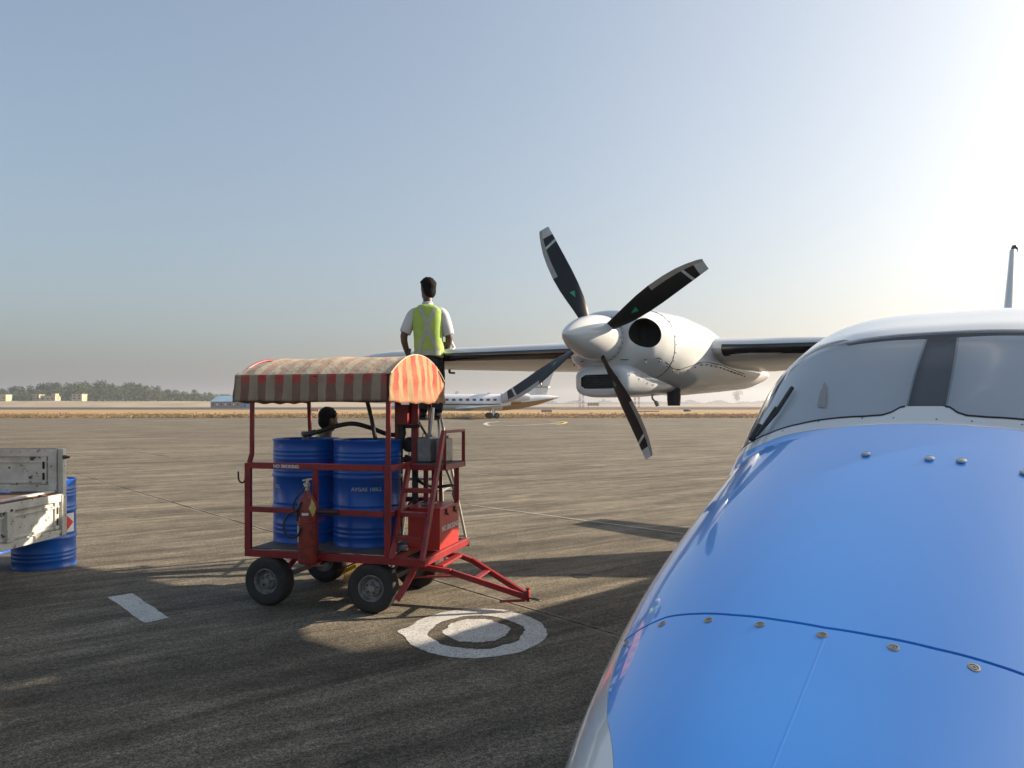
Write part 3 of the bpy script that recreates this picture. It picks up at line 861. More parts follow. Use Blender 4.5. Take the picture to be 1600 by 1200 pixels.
# round caps, studs, rivets
def disc(s, ph, prof, off=0.0, ns=14, mats=None, mb=None):
    p = FS(s, ph); nn_ = (FS(s, ph, .01) - p).normalized()
    (mb or MB()).lathe(prof, p + nn_*off, nn_, ns, mats=mats)
    return mb
for s, p in ((-.272, .262), (-.292, -.155), (-.29, -.34), (-.302, -.655)):
    mb = MB(); disc(s, p, [(.001,.010), (.011,.0095), (.0145,.007), (.014,.003), (.009,.0), (.009,-.004)], mb=mb); obj('cap', mb, M_silver, nose)
for p in (1.26, 1.068, .795, .45, -.003-.004, -.458, -.822, -1.08, -1.27):
    s = seam(p) - .028
    mb = MB(); disc(s, p, [(.0115,-.001), (.0115,.0016), (.0085,.0022), (.0080,.0004), (.0060,.0004), (.0056,.0018), (.003,.0018), (.0028,-.0004), (.0005,-.0004)], mb=mb, ns=18)
    obj('stud', mb, M_brass, hatch)
sur = [o for o in plane.children if o.name.startswith('windshield_surround')][0]
for s, p in ((.030,.643),(.017,.384),(.012,.185),(.006,-.09),(.004,-.3),(.012,-.55),(.04,.85)):
    mb = MB(); disc(s + .010, p, [(.0035,-.001), (.0035,.0008), (.001,.0012)], mb=mb, ns=8); obj('rivet', mb, M_tin, sur)
# crease/stiffener line that shows faintly through the hatch
mb = MB()
mb.rings([[FS(s, ph0 + d, h) for d, h in ((-.014, .0002), (-.004, .0007), (.002, .0007), (.012, .0002))] for s, ph0 in [(lerp(-1.215, -2.0, k/14), lerp(-.03, -.17, k/14)) for k in range(15)]], cap=False, close=False)
obj('stiffener', mb, M_nose, hatch)
# side windows and cabin door outline
for sg in (1, -1):
    for k in range(5):
        s0 = 1.15 + k*.78
        sheet('side_window', lambda p, s0=s0: s0, lambda p, s0=s0: s0 + .5, lambda s: sg*.98, lambda s: sg*1.28, 6, 6, M_pane, off=.004, thick=.008)
# roof aerial
mb = MB()
mb.rings([[PL(s0 + c*k, sgn*t*k2, z) for (k, sgn, k2) in ((0,1,0),(.3,1,1),(1,1,0),(.3,-1,1))] for (s0, c, t, z) in ((4.0,.22,.012,2.17),(4.08,.16,.009,2.34),(4.13,.11,.006,2.46))])
obj('blade_aerial', mb, M_acwhite, plane)

# fin with rudder and horizontal tail
FO = .33
def airfoil(c, t, n=14):
    """closed ring, x 0..c, thickness fraction t"""
    xs2 = [(1 - math.cos(math.pi*k/n))/2 for k in range(n+1)]
    def th(x): return 5*t*(.2969*math.sqrt(x) - .126*x - .3516*x*x + .2843*x**3 - .1036*x**4)
    up = [(x*c, th(x)*c) for x in xs2]; lo = [(x*c, -th(x)*c) for x in reversed(xs2[1:-1])]
    return up + lo
FIN_TOP = 3.62
rs_ = []
for z, sle, c in ((1.95, 7.3, 1.9), (2.4, 7.75, 1.5), (3.0, 8.2, 1.06), (FIN_TOP, 8.62, .68)):
    rs_.append([PL(sle + x, FO + y, z) for x, y in airfoil(c*.62, .19)])
mb = MB(); mb.rings(rs_); fin = obj('fin', mb, M_acwhite, plane, smooth=40)
mb = MB(); mb.rings([[PL(sle + c*.63 + x, FO + y, z) for x, y in airfoil(c*.4, .2)] for z, sle, c in ((2.1, 7.45, 1.75), (2.4, 7.75, 1.5), (3.0, 8.2, 1.06), (FIN_TOP-.05, 8.6, .70))])
obj('rudder', mb, M_acwhite, plane, smooth=40)
mb = MB(); mb.lathe([(.001,-.05),(.038,-.04),(.042,.01),(.028,.05),(.001,.06)], PL(8.95, FO+.0, FIN_TOP+.05), ZV, 12); obj('beacon', mb, M_boot, fin)
for sg in (1, -1):
    mb = MB(); mb.rings([[PL(sle + x, FO*0 + sg*u, 1.84 + y) for x, y in airfoil(c, .12)] for u, sle, c in ((.05, 8.9, 1.3), (1.4, 9.2, 1.02), (2.75, 9.5, .75))])
    obj('tailplane', mb, M_acwhite, plane, smooth=40)

# wings
def wle(u): return interp(u, (0, 2.0, 2.9, 6.4), (3.07, 3.07, 2.96, 3.2))
def wch(u): return interp(u, (.5, 1.75, 2.1, 5.9, 6.2, 6.4), (1.14, 1.16, 1.70, 1.34, 1.15, .75))
def wz(u): return 2.062 + .0215*u
def winc(u): return interp(u, (.5, 4.5, 6.4), (.085, .085, .06))
def wsec(u, t=.155, o=0.0, n=18):
    c = wch(u); out = []
    af = airfoil(c, t, n)
    for x, y in af:
        z = wz(u) + y - x*winc(u) + .02*c*math.sin(math.pi*min(1, x/c))
        out.append((x, z))
    return out
for sg in (1, -1):
    us = [.45, 1.2, 2.0, 2.6, 3.4, 4.4, 5.4, 5.9, 6.15, 6.3, 6.38]
    tk = [.155]*8 + [.14, .11, .05]
    mb = MB(); mb.rings([[PL(wle(u) + x, sg*u, z) for x, z in wsec(u, t)] for u, t in zip(us, tk)])
    wing = obj('wing', mb, M_under, plane, smooth=35)
    def le_strip(name, u0, u1, x0, x1, mat, off=.0025, lowonly=False):
        # sheet wrapped round the leading edge, proud of the skin
        mb = MB(); rr_ = []
        for q in range(13):
            u = lerp(u0, u1, q/12); c = wch(u); row = []
            def yt(x): return 5*.155*(.2969*math.sqrt(x) - .126*x - .3516*x*x + .2843*x**3 - .1036*x**4)*c
            ts = [x1*(1 - k/9)**2 for k in range(10)]
            up = [] if lowonly else [(t, 1) for t in [x0*(1 - (k/9))**2 for k in range(9, 0, -1)][::-1]]
            lo = [(t, -1) for t in ts[::-1]]
            if lowonly: lo = [(lerp(x0, x1, k/5), -1) for k in range(6)]
            for t, s_ in up + lo:
                y = yt(t)*s_; z = wz(u) + y - t*c*winc(u) + .02*c*math.sin(math.pi*t)
                k_ = V((t - .12, 0, y/c*1.3)); k_.normalize()
                row.append(PL(wle(u) + t*c + k_.x*off, sg*u, z + k_.z*off))
            rr_.append(row)
        mb.rings(rr_, cap=False, close=False)
        return obj(name, mb, mat, wing, smooth=60)
    le_strip('deice_boot', .55, 1.93, .012, .045, M_boot)
    le_strip('deice_boot', 2.95, 5.55, .006, .035, M_boot)
    # hinge bracket, small aerials, flap line
    p = PL(4.55, sg*4.72, wz(4.7) - .10)
    mb = MB(); mb.bar(p + V((0,0,.02)), p + V((0,0,-.19)), .025, .018); mb.bar(p - bv*.16*1 + V((0,0,.03)), p + V((0,0,-.19)), .018, .018)
    mb.bar(p - rv*.10 + V((0,0,-.2)), p + rv*.09 + V((0,0,-.2)), .05, .012)
    obj('flap_bracket', mb, M_alu, wing)
    p = PL(3.9, sg*5.6, wz(5.6) - .12); mb = MB(); mb.tube([p + ZV*.03, p - ZV*.03], .015, 8); mb.tube([p - ZV*.03, p - ZV*.035 - rv*.08], .012, 8); obj('drain_mast', mb, M_black, wing)
    mb = MB(); mb.rings([[PL(wle(u) + wch(u)*.735 + d, sg*u, wz(u) - wch(u)*.735*winc(u) - .055*wch(u) + h) for d, h in ((0,0),(.012,.0))] for u in (2.95, 4.0, 5.0, 5.8)], cap=False, close=False)
    obj('flap_gap', mb, M_dark, wing, smooth=0)

# engine nacelles
HUB_S, HUB_U, HUB_Z = 1.90, 2.44, 2.13
NT = [(.165,.255,2.30,1.94,2.2),(.175,.285,2.325,1.91,2.2),(.20,.325,2.343,1.885,2.25),(.27,.37,2.362,1.86,2.35),(.4,.408,2.378,1.82,2.45),(.6,.43,2.388,1.785,2.5),(1.0,.435,2.392,1.735,2.5),
(1.4,.425,2.36,1.725,2.4),(1.8,.39,2.28,1.745,2.3),(2.2,.36,2.20,1.765,2.2),(2.8,.30,2.12,1.80,2.1),(3.3,.19,2.05,1.875,2.0),(3.7,.04,2.0,1.95,2.0)]
M_gridblk = simple('cooler_black', (.03,.03,.032), .5)
def nacelle(sg):
    def NP(t, u, z): return PL(HUB_S + t, sg*(HUB_U + u), z)
    def sec(t, n=64, grow=0.0):
        a, zt, zb, e = [interp(t, [r[0] for r in NT], [r[c] for r in NT]) for c in range(1, 5)]
        zc = (zt + zb)/2 + .0; h = (zt - zb)/2; out = []
        for k in range(n):
            q = 2*math.pi*k/n; S, Cc = math.sin(q), math.cos(q)
            rho = (abs(S/a)**e + abs(Cc/h)**e)**(-1/e) + grow
            out.append(NP(t, rho*S, zc + rho*Cc))
        return out
    ts = [.165,.168,.175,.185,.2,.22,.245,.27,.3,.35,.4,.5,.6,.7,.8,.9,1.0,1.1,1.2,1.3,1.4,1.5,1.6,1.8,2.0,2.2,2.4,2.6,2.8,3.0,3.2,3.4,3.6,3.7]
    mb = MB(); mb.rings([sec(t) for t in ts])
    nac = obj('nacelle', mb, [M_acwhite, M_dark], plane, smooth=40)
    # cooling inlet: an ellipsoid cup cut into each cheek
    cuts = []
    for iu in (-1, 1):
        c = NP(.245, iu*.306, 2.163)
        ax = (bv*.55 + rv*sg*iu*-.0 + rv*(iu*sg)*.0).normalized()
        nrm = (-bv*.70 + rv*sg*iu*.714).normalized(); tang = nrm.cross(ZV).normalized()
        m = MB(); m.ell(c, (.126, .12, .113), (tang, nrm, ZV), seg=28); cuts.append(m)
    cut(nac, cuts, M_dark)
    for iu in (-1, 1):                       # engine baffle glimpsed in the inlet
        m = MB(); m.tube([NP(.36, iu*.22, 2.07), NP(.36, iu*.22, 2.23)], .045, 12); obj('cylinder_fins', m, M_dark, nac)
    # chin scoop
    CT = [(.105,.175,1.895,1.735,3.2),(.115,.200,1.915,1.715,3.4),(.135,.222,1.93,1.702,3.4),(.2,.240,1.95,1.695,3.4),(.35,.252,1.97,1.697,3.2),(.6,.262,1.97,1.702,3.0),(.9,.25,1.97,1.717,2.8),(1.2,.20,1.95,1.745,2.5),(1.5,.10,1.92,1.80,2.2)]
    def csec(t, n=48):
        a, zt, zb, e = [interp(t, [r[0] for r in CT], [r[c] for r in CT]) for c in range(1, 5)]
        zc = (zt + zb)/2; h = (zt - zb)/2; out = []
        for k in range(n):
            q = 2*math.pi*(k+.5)/n; S, Cc = math.sin(q), math.cos(q)
            rho = (abs(S/a)**e + abs(Cc/h)**e)**(-1/e)
            out.append(NP(t, rho*S, zc + rho*Cc))
        return out
    mb = MB(); mb.rings([csec(t) for t in (.105,.108,.115,.125,.135,.16,.2,.27,.35,.45,.6,.75,.9,1.05,1.2,1.35,1.5)])
    sc = obj('chin_scoop', mb, [M_acwhite, M_dark], nac, smooth=45)
    m = MB()
    c = NP(.12, 0, 1.812); gx, gzz = .315, .105; rg = []
    for t in (-.04, .07):
        ring_ = []
        for q in range(32):
            a_ = 2*math.pi*q/32; S, Cc = math.sin(a_), math.cos(a_)
            rho = (abs(S/(gx/2))**6 + abs(Cc/(gzz/2))**6)**(-1/6)
            ring_.append(c + bv*t + rv*rho*S + ZV*rho*Cc)
        rg.append(ring_)
    m.rings(rg); cut(sc, [m], M_dark)
    for k in range(8):                       # cooler slats
        m = MB(); m.box(NP(.128, 0, 1.768 + k*.0125), (.022, .31, .0035), ((bv*.9 + ZV*.35).normalized(), rv, (ZV*.9 - bv*.35).normalized())); obj('slat', m, M_tin, nac, smooth=0)
    # panel seams and fasteners
    def seamline(name, pts, w=.006):
        m = MB(); m.tube(pts, w/2, 6); obj(name, m, M_dark, nac)
    for iu in (-1, 1):
        ring_ = sec(.5, 128, .0005)
        half = [p for p in ring_ if (p - NP(.5, 0, 2)).dot(rv*sg*iu) > .12]
        half.sort(key=lambda p: p.z)
        seamline('panel_seam', half[::2], .005)
        pts = []
        for k in range(20):
            t = lerp(.14, 2.1, k/19); a, zt, zb, e = [interp(t, [r[0] for r in NT], [r[c] for r in NT]) for c in range(1, 5)]
            zc = (zt+zb)/2; h = (zt-zb)/2; z = interp(t, (.14,.35,.6,1.0,1.4,2.1), (1.955,1.985,1.90,1.99,1.975,1.93))
            z = max(z, zb + .03); rel = abs((z - zc)/h); u = a*max(0, 1 - rel**e)**(1/e)
            pts.append(NP(t, iu*(u + .0005), z))
        seamline('panel_seam', pts, .005)
        for k in range(1, 20):
            p = pts[k]; m = MB(); m.ell(p - ZV*.022 + rv*sg*iu*.002, (.007,.007,.007), seg=8); obj('fastener', m, M_tin, nac)
        for k in range(12):
            p = half[int(len(half)*(.1 + .8*k/12))] + bv*.02; m = MB(); m.ell(p + rv*sg*iu*.001, (.005,.005,.005), seg=8); obj('fastener', m, M_tin, nac)
    # exhaust stub and drain tube
    mb = MB(); mb.lathe([(.055,.10),(.055,-.04),(.05,-.10),(.045,-.10),(.045,.05),(.001,.05)], NP(.95, -.20, 1.735), (0,0,1), 20); obj('exhaust_stub', mb, M_gridblk, nac)
    mb = MB(); mb.tube([NP(.85, -.05, 1.74), NP(.87, -.05, 1.69), NP(.89, -.07, 1.665)], .008, 8); mb.tube([NP(.885, -.07, 1.67), NP(.90, -.08, 1.635)], .016, 8); obj('drain_tube', mb, M_alu, nac)
    # spinner and propeller
    hub = NP(0, 0, HUB_Z); fw = -bv
    prof = []
    for k in range(25):
        q = k/24; x = -.17 + q*.55; r = .172*max(0, 1 - max(0, (x + .10)/.4801)**1.9)**.80 if x < .3799 else 0.0
        prof.append((max(r, .0), x))
    prof = [(.13, -.168), (.168, -.17)] + prof[1:]
    mb = MB(); mb.lathe(prof, hub, fw, 64); spn = obj('spinner', mb, M_acwhite, plane, smooth=60)
    mb = MB(); mb.lathe([(.1732,-.135),(.1737,-.133),(.1732,-.131)], hub, fw, 64); obj('spinner_seam', mb, M_tin, spn)
    for k in range(28):
        q = 2*math.pi*k/28; 
        for xx, rr2 in ((-.152, .1715), (-.115, .1715)):
            if xx > -.12 and k % 2: continue
            m = MB(); m.ell(hub + fw*xx + (rv*math.cos(q) + ZV*math.sin(q))*rr2, (.0055,.0055,.0055), seg=6); obj('screw', m, M_rim, spn)
    prop = link('propeller', None, plane)
    PHI = R(28.5)
    for b in range(4):
        az = PHI + b*math.pi/2
        rd = (rv*sg*math.sin(az) + ZV*math.cos(az)) if sg > 0 else (-rv*math.sin(az) + ZV*math.cos(az))*1
        ang = az
        lead = (rv*math.cos(ang) - ZV*math.sin(ang)) if sg > 0 else (rv*math.cos(ang) + ZV*math.sin(ang))
        lead = lead.normalized()
        stations = [(.12,.085,.0,.045,62),(.18,.092,.0,.038,56),(.26,.115,-.003,.026,49),(.34,.135,-.002,.020,42),(.45,.153,.003,.016,36),(.56,.159,.007,.013,31),(.68,.152,.008,.011,28),(.78,.138,.005,.009,25),(.86,.119,-.002,.008,22),(.93,.096,-.011,.007,20),(.965,.080,-.018,.006,19)]
        NC = 9; mb = MB(); rows = []
        for (r, c, sw, th, pit) in [tuple(lerp(stations[i][q], stations[i+1][q], f) for q in range(5)) for i in range(10) for f in (0, .5)] + [stations[-1]]:
            cd = lead*math.cos(R(pit)) + fw*math.sin(R(pit)); nd = fw*math.cos(R(pit)) - lead*math.sin(R(pit))
            ctr = hub + rd*r + lead*sw - fw*.03; row = []
            for k in range(NC): 
                x = 1 - 2*k/(NC-1); row.append(ctr + cd*(x*c/2) + nd*th*(math.sqrt(max(0, 1 - x*x))*.5 + .001))
            for k in range(NC-1, -1, -1):
                x = 1 - 2*k/(NC-1); row.append(ctr + cd*(x*c/2) - nd*th*(math.sqrt(max(0, 1 - x*x))*.25 + .001))
            rows.append(row)
        mb.rings(rows)
        n2 = NC*2
        for fi in range(len(rows)-1):
            r0 = (rows[fi][4] - hub).dot(rd)
            for k in range(n2):
                idx = fi*n2 + k
                if r0 > .875 or (.84 < r0 < .852): mb.m[idx] = 1
                kk = k if k < NC else n2 - 1 - k
                if kk < 2 and r0 > .52: mb.m[idx] = 2
        bl = obj('blade', mb, [M_blade, M_bladetip, M_erosion], prop, smooth=45)
        # white tip bands and sticker lie on the front face
        def onface(r, x):
            for i in range(10):
                if stations[i][0] <= r <= stations[i+1][0]:
                    f = (r - stations[i][0])/(stations[i+1][0] - stations[i][0]); q = [lerp(stations[i][j], stations[i+1][j], f) for j in range(5)]
                    break
            _, c, sw, th, pit = q
            cd = lead*math.cos(R(pit)) + fw*math.sin(R(pit)); nd = fw*math.cos(R(pit)) - lead*math.sin(R(pit))
            return hub + rd*r + lead*sw - fw*.03 + cd*(x*c/2) + nd*(th*math.sqrt(max(0, 1-x*x))*.5 + .0022)
        def band(r0, r1, mat):
            m = MB(); m.rings([[onface(r + .03*x*0 - .02*x, x) for x in [lerp(-.97, .50, k/8) for k in range(9)]] for r in (r0, r1)], cap=False, close=False)
            return m
        m = band(.812, .832, 0); obj('tip_band', m, M_bladetip, prop, smooth=0)
        m = MB(); m.add([onface(.40, .25), onface(.345, -.02), onface(.40, -.3)], [(0,1,2)]); obj('sticker', m, M_green, prop, smooth=0)
nacelle(1); nacelle(-1)

# landing gear (under the cabin; mostly hidden behind the nose from here)
def wheel_at(name, c, axis, r, w, parent):
    m = MB(); m.lathe([(r*.55,-w/2),(r*.9,-w/2),(r,-w/4),(r,w/4),(r*.9,w/2),(r*.55,w/2)], c, axis, 28); t = obj(name, m, M_rubber, parent)
    m = MB(); m.lathe([(.01,-w*.4),(r*.56,-w*.42),(r*.56,w*.42),(.01,w*.4)], c, axis, 20); obj('rim', m, M_alu, t)
for sg in (1, -1):
    mb = MB(); mb.tube([PL(3.9, sg*.4, .62), PL(3.9, sg*1.0, .48), PL(3.9, sg*1.32, .28)], [.08,.07,.05], 12); g = obj('main_gear_leg', mb, M_acwhite, plane)
    wheel_at('main_wheel', PL(3.9, sg*1.42, .28), rv, .28, .18, plane)
mb = MB(); mb.tube([PL(-1.2, 0, .6), PL(-1.3, 0, .24)], .045, 12); obj('nose_gear_leg', mb, M_silver, plane)
wheel_at('nose_wheel', PL(-1.32, 0, .22), rv, .22, .16, plane)
# ---------------------------------------------------------------- refuelling cart
CA = R(-16)
dv = V((math.cos(CA), math.sin(CA), 0)); nv_ = V((-math.sin(CA), math.cos(CA), 0))
PR = V((-.97, 6.0, 0))
def K(s, n, z): return PR + dv*s + nv_*n + V((0, 0, z))
cart = thing('fuel_cart', K(-.5, .49, 0), 'red four wheeled refuelling cart with a striped canopy and a tow bar', 'cart')
BV = .004
def kb(name, a, b, w=.045, h=.045, up=(0,0,1), mat=None, parent=None):
    mb = MB(); mb.bar(K(*a), K(*b), w, h, up); return obj(name, mb, mat or M_red, parent or cart, smooth=0, bevel=BV)
S0 = -1.257
FW_ = .98
# bottom frame
kb('bottom_rail', (S0-.022, 0, .425), (.32, 0, .425), .045, .06); kb('bottom_rail', (S0-.022, FW_, .425), (.32, FW_, .425), .045, .06)
kb('cross_rail', (S0, .025, .425), (S0, FW_-.025, .425), .044, .058); kb('cross_rail', (.30, .025, .425), (.30, FW_-.025, .425), .044, .058)
kb('cross_rail', (0, .025, .42), (0, FW_-.025, .42), .044, .05); kb('cross_rail', (-.62, .025, .42), (-.62, FW_-.025, .42), .04, .05)
mb = MB(); mb.box(K((S0)/2 - .0, FW_/2, .459), (-S0 - .03, FW_ - .05, .006), (dv, nv_, ZV)); obj('deck', mb, M_deck, cart, smooth=0)
# lower posts and rails
ZR = 1.145
for (s, n) in ((S0, 0), (0, 0), (S0, FW_), (0, FW_)): kb('post', (s, n, .455), (s, n, ZR + .02), .05, .05)
kb('post', (-.634, 0, .455), (-.634, 0, ZR - .024), .046, .04)
near_top = kb('side_rail', (S0+.026, 0, ZR), (-.026, 0, ZR), .04, .05)
kb('side_rail', (S0+.026, -.001, .785), (-.026, -.001, .785), .038, .045)
kb('side_rail', (S0+.026, FW_, ZR), (-.026, FW_, ZR), .04, .05); kb('side_rail', (S0+.026, FW_, .785), (-.026, FW_, .785), .038, .045)
kb('end_rail', (0, .026, ZR-.002), (0, FW_-.026, ZR-.002), .04, .045); kb('end_rail', (0, .026, .785), (0, FW_-.026, .785), .04, .042)
lettering('NO SMOKING', .037, K(-1.008, -.0215, ZR-.014), dv, ZV, M_white, near_top, bold=.001)
# canopy posts
kb('canopy_post', (S0+.01, 0, ZR+.02), (S0+.03, 0.005, 1.24), .034, .034); kb('canopy_post', (S0+.03, .005, 1.235), (S0+.035, .005, 1.88), .032, .032)
kb('canopy_post', (0.003, 0.0, ZR+.02), (.006, .0, 1.88), .036, .036)
kb('canopy_post', (S0+.0, FW_, ZR+.02), (S0-.03, FW_, 1.88), .032, .032); kb('canopy_post', (-.045, FW_, ZR+.02), (-.045, FW_, 1.88), .032, .032)
# hook
mb = MB(); pts = [K(S0-.03, 0, 1.03)]
for k in range(9):
    q = R(-90 - 20*k + 20); pts.append(K(S0-.06 + .035*math.cos(R(-60 - 15*k)), 0, 1.035 + .035*math.sin(R(-60 - 15*k))))
pts.append(K(S0-.098, 0, 1.09)); mb.tube(pts, .007, 8); obj('hook', mb, M_black, cart)
# steps at the front
for s in (.045, .30):
    top = 1.14 if s < .1 else 1.425
    t1 = (top - .42)/1.0; a = K(s, -.03, .44); b = K(s, -.03 + .46*t1, .42 + t1)
    mb = MB(); mb.bar(a, b, .03, .055, nv_); obj('stringer', mb, M_red, cart, smooth=0, bevel=BV)
for z in (.60, .775, .955):
    t1 = (z - .42); mb = MB(); mb.box(K(.172, -.03 + .46*t1, z), (.225, .085, .034), (dv, nv_, ZV)); obj('step', mb, M_red, cart, smooth=0, bevel=BV)
mb = MB(); mb.box(K(.155, .66, 1.148), (.29, .50, .012), (dv, nv_, ZV)); obj('platform', mb, M_deck, cart, smooth=0)
kb('platform_rim', (.02, .41, 1.125), (.30, .41, 1.125), .03, .045); kb('platform_rim', (.02, .91, 1.125), (.30, .91, 1.125), .03, .045); kb('platform_rim', (.305, .43, 1.125), (.305, .92, 1.125), .03, .045)
kb('hand_rail', (.305, .445, 1.15), (.305, .445, 1.41), .024, .024); kb('hand_rail', (.305, .90, 1.11), (.305, .90, 1.41), .03, .03); kb('hand_rail', (.305, .43, 1.42), (.305, .915, 1.42), .028, .024)
kb('post', (.285, .78, .80), (.285, .78, 1.10), .042, .042); kb('post', (.04, .68, .45), (.04, .68, 1.10), .04, .04); kb('post', (.09, .90, .45), (.09, .90, 1.10), .03, .03)
# tool box
tb = thing('tool_box', K(.152, .585, .455), 'bright red steel box with NO SMOKING lettering on the front of the cart', 'box')
mb = MB(); mb.box(K(.152, .585, .615), (.282, .45, .318), (dv, nv_, ZV)); body = obj('body', mb, M_redbox, tb, smooth=0, bevel=.003)
mb = MB(); mb.box(K(.152, .585, .788), (.292, .462, .022), (dv, nv_, ZV)); obj('lid', mb, M_redbox, tb, smooth=0, bevel=.003)
for n in (.50, .70):
    mb = MB(); mb.box(K(.299, n, .755), (.012, .028, .05), (dv, nv_, ZV)); mb.tube([K(.309, n-.012, .74), K(.312, n, .722), K(.309, n+.012, .74)], .004, 6); obj('hasp', mb, M_black, tb, smooth=0)
lettering('NO SMOKING', .062, K(.2945, .405, .60), nv_, ZV, M_white, body, bold=.002)
mb = MB(); mb.box(K(.12, .55, .808), (.09, .16, .016), (dv, nv_, ZV)); obj('rag', mb, M_tin, tb, smooth=0, bevel=.006)
tb2 = None
# two tin cans on the platform
def tin(s, n, w, dpt, h, label, mat):
    t = thing('tin_can', K(s, n, 1.154), label, 'can')
    mb = MB(); mb.box(K(s, n, 1.156 + h/2), (w, dpt, h), (dv, nv_, ZV)); b_ = obj('body', mb, mat, t, smooth=0, bevel=.014)
    mb = MB(); mb.lathe([(.001,.02),(.022,.02),(.024,0),(.024,-.004)], K(s + w*.2, n, 1.156 + h), (0,0,1), 14); obj('cap', mb, M_tin, t)
    mb = MB(); mb.tube([K(s - w*.35, n, 1.156+h), K(s - w*.3, n, 1.185+h), K(s, n, 1.185+h), K(s + .01, n, 1.156+h)], .004, 6); obj('handle', mb, M_black, t)
tin(.085, .60, .125, .17, .215, 'larger grey metal tin at the left on the cart platform', M_tin)
tin(.215, .66, .10, .17, .205, 'smaller grey metal tin at the right on the cart platform', M_tin)
# pump: two channel columns, head box, rotary body, pipes
kb('pump_column', (-.195, .62, .465), (-.195, .62, 1.70), .06, .05); kb('pump_column', (-.035, .62, 1.15), (-.035, .62, 1.70), .075, .06)
kb('pump_column', (-.035, .62, .465), (-.035, .62, 1.13), .05, .05, mat=M_black)
pump = thing('hand_pump', K(-.11, .62, 1.12), 'dark hand pump with its box between the two red columns of the cart', 'pump')
mb = MB(); mb.box(K(-.115, .60, 1.56), (.105, .16, .17), (dv, nv_, ZV)); obj('head_box', mb, M_red, pump, smooth=0, bevel=.004)
mb = MB(); mb.lathe([(.001,-.06),(.05,-.055),(.065,-.03),(.065,.03),(.05,.055),(.001,.06)], K(-.10, .66, 1.30), nv_, 20); obj('body', mb, M_black, pump)
mb = MB(); mb.tube([K(-.15, .60, 1.48), K(-.145, .60, 1.40), K(-.15,.58,1.3), K(-.15,.58,.5)], [.03,.034,.018,.014], 10); obj('pipe', mb, M_black, pump)
mb = MB(); mb.tube([K(-.10,.56,1.46), K(-.02,.52,1.46), K(.06,.50,1.47)], .016, 8); obj('outlet', mb, M_black, pump)
mb = MB(); mb.tube([K(-.12,.6,1.2), K(-.04,.6,1.17)], .02, 8); obj('outlet', mb, M_black, pump)
mb = MB(); mb.tube([K(.06,.78,1.62), K(.055,.76,1.5), K(.05,.75,1.42), K(.06,.74,1.36)], [.02,.024,.02,.01], 8); obj('sight_glass', mb, M_alu, pump)
# canopy
def m_canvas(name, hi, lo, front):
    m, nt, P, N, L = nodes(name)
    uv = N.new('ShaderNodeUVMap'); sp = N.new('ShaderNodeSeparateXYZ'); L.new(uv.outputs[0], sp.inputs[0])
    g = pos(N)
    n_ = 8.74 if not front else 7.5
    mu = N.new('ShaderNodeMath'); mu.operation = 'MULTIPLY'; mu.inputs[1].default_value = n_; L.new(sp.outputs[0], mu.inputs[0])
    wob = N.new('ShaderNodeMath'); wob.operation = 'MULTIPLY_ADD'; L.new(nz(N, L, g, 6, 2), wob.inputs[0]); wob.inputs[1].default_value = .16; L.new(mu.outputs[0], wob.inputs[2])
    fr = N.new('ShaderNodeMath'); fr.operation = 'FRACT'; L.new(wob.outputs[0], fr.inputs[0])
    st = ramp(N, L, fr.outputs[0], [(.46, 0), (.50, 1), (.96, 1)]).outputs[0]
    if front:
        red, cream = (.34,.028,.018), (.31,.215,.11)
        dirt_c, lo_, hi_ = (.24,.15,.07), .42, .62
        low = ramp(N, L, sp.outputs[1], [(.08, .55), (.45, .05)]).outputs[0]
    else:
        red, cream = hi
        dirt_c, lo_, hi_ = lo, .3, .7
        low = ramp(N, L, sp.outputs[1], [(.58, .95), (.74, .12)]).outputs[0] if name == 'valance_canvas' else None
    c = mix(N, L, st, cream, red)
    if low is not None:
        # sun-bleached, dust-stained lower part of the red stripes
        f = N.new('ShaderNodeMath'); f.operation = 'MULTIPLY'; L.new(low, f.inputs[0]); 
        L.new(ramp(N, L, nz(N, L, g, 9, 4), [(.25, .75), (.6, 1)]).outputs[0], f.inputs[1])
        c = mix(N, L, f.outputs[0], c, mix(N, L, st, dirt_c if front else (.36,.275,.18), (.45,.22,.12) if front else (.165,.105,.07)))
    dn = ramp(N, L, nz(N, L, g, 7, 6, .7), [(lo_, 0), (hi_, .6)]).outputs[0]
    c = mix(N, L, dn, c, dirt_c)
    L.new(c, P.inputs['Base Color']); P.inputs['Roughness'].default_value = .85
    bump(N, L, P, nz(N, L, g, 11, 4), .5, .02)
    return m
M_val = m_canvas('valance_canvas', ((.48,.03,.035), (.37,.285,.19)), (.24,.175,.12), False)
M_top = m_canvas('roof_canvas', ((.42,.25,.18), (.48,.40,.28)), (.45,.38,.27), False)
M_end = m_canvas('end_canvas', None, None, True)
can = link('canopy', None, cart)
CS0, CS1 = S0 - .10, .03
CN0, CN1 = -.035, 1.12
def arch(v):                                 # v 0..1 near to far
    n = lerp(CN0, CN1, v); x = 2*v - 1
    return n, 1.885 + .19*(1 - abs(x)**2.1)*(1.0) - .03*v
def wv(a, b, amp): return amp*noise.noise(V((a*3.1, b*2.7, 4.2))) + amp*.5*noise.noise(V((a*9, b*7, 1.2)))
def roof_fn(i, j):
    s = lerp(CS0, CS1 - .0, i); n, z = arch(j)
    sag = -.012*abs(math.sin(i*math.pi*2))*math.sin(math.pi*j)
    # hipped a little at the rear end
    z += sag + wv(s, n, .008) - .03*max(0, 1 - i*9)*math.sin(math.pi*j)*1.5
    return K(s + .05*max(0, (1 - i*8))*math.sin(math.pi*j), n, z)
mb = MB(); mb.grid(roof_fn, 60, 26, uv=True); obj('roof_cloth', mb, M_top, can, smooth=70)
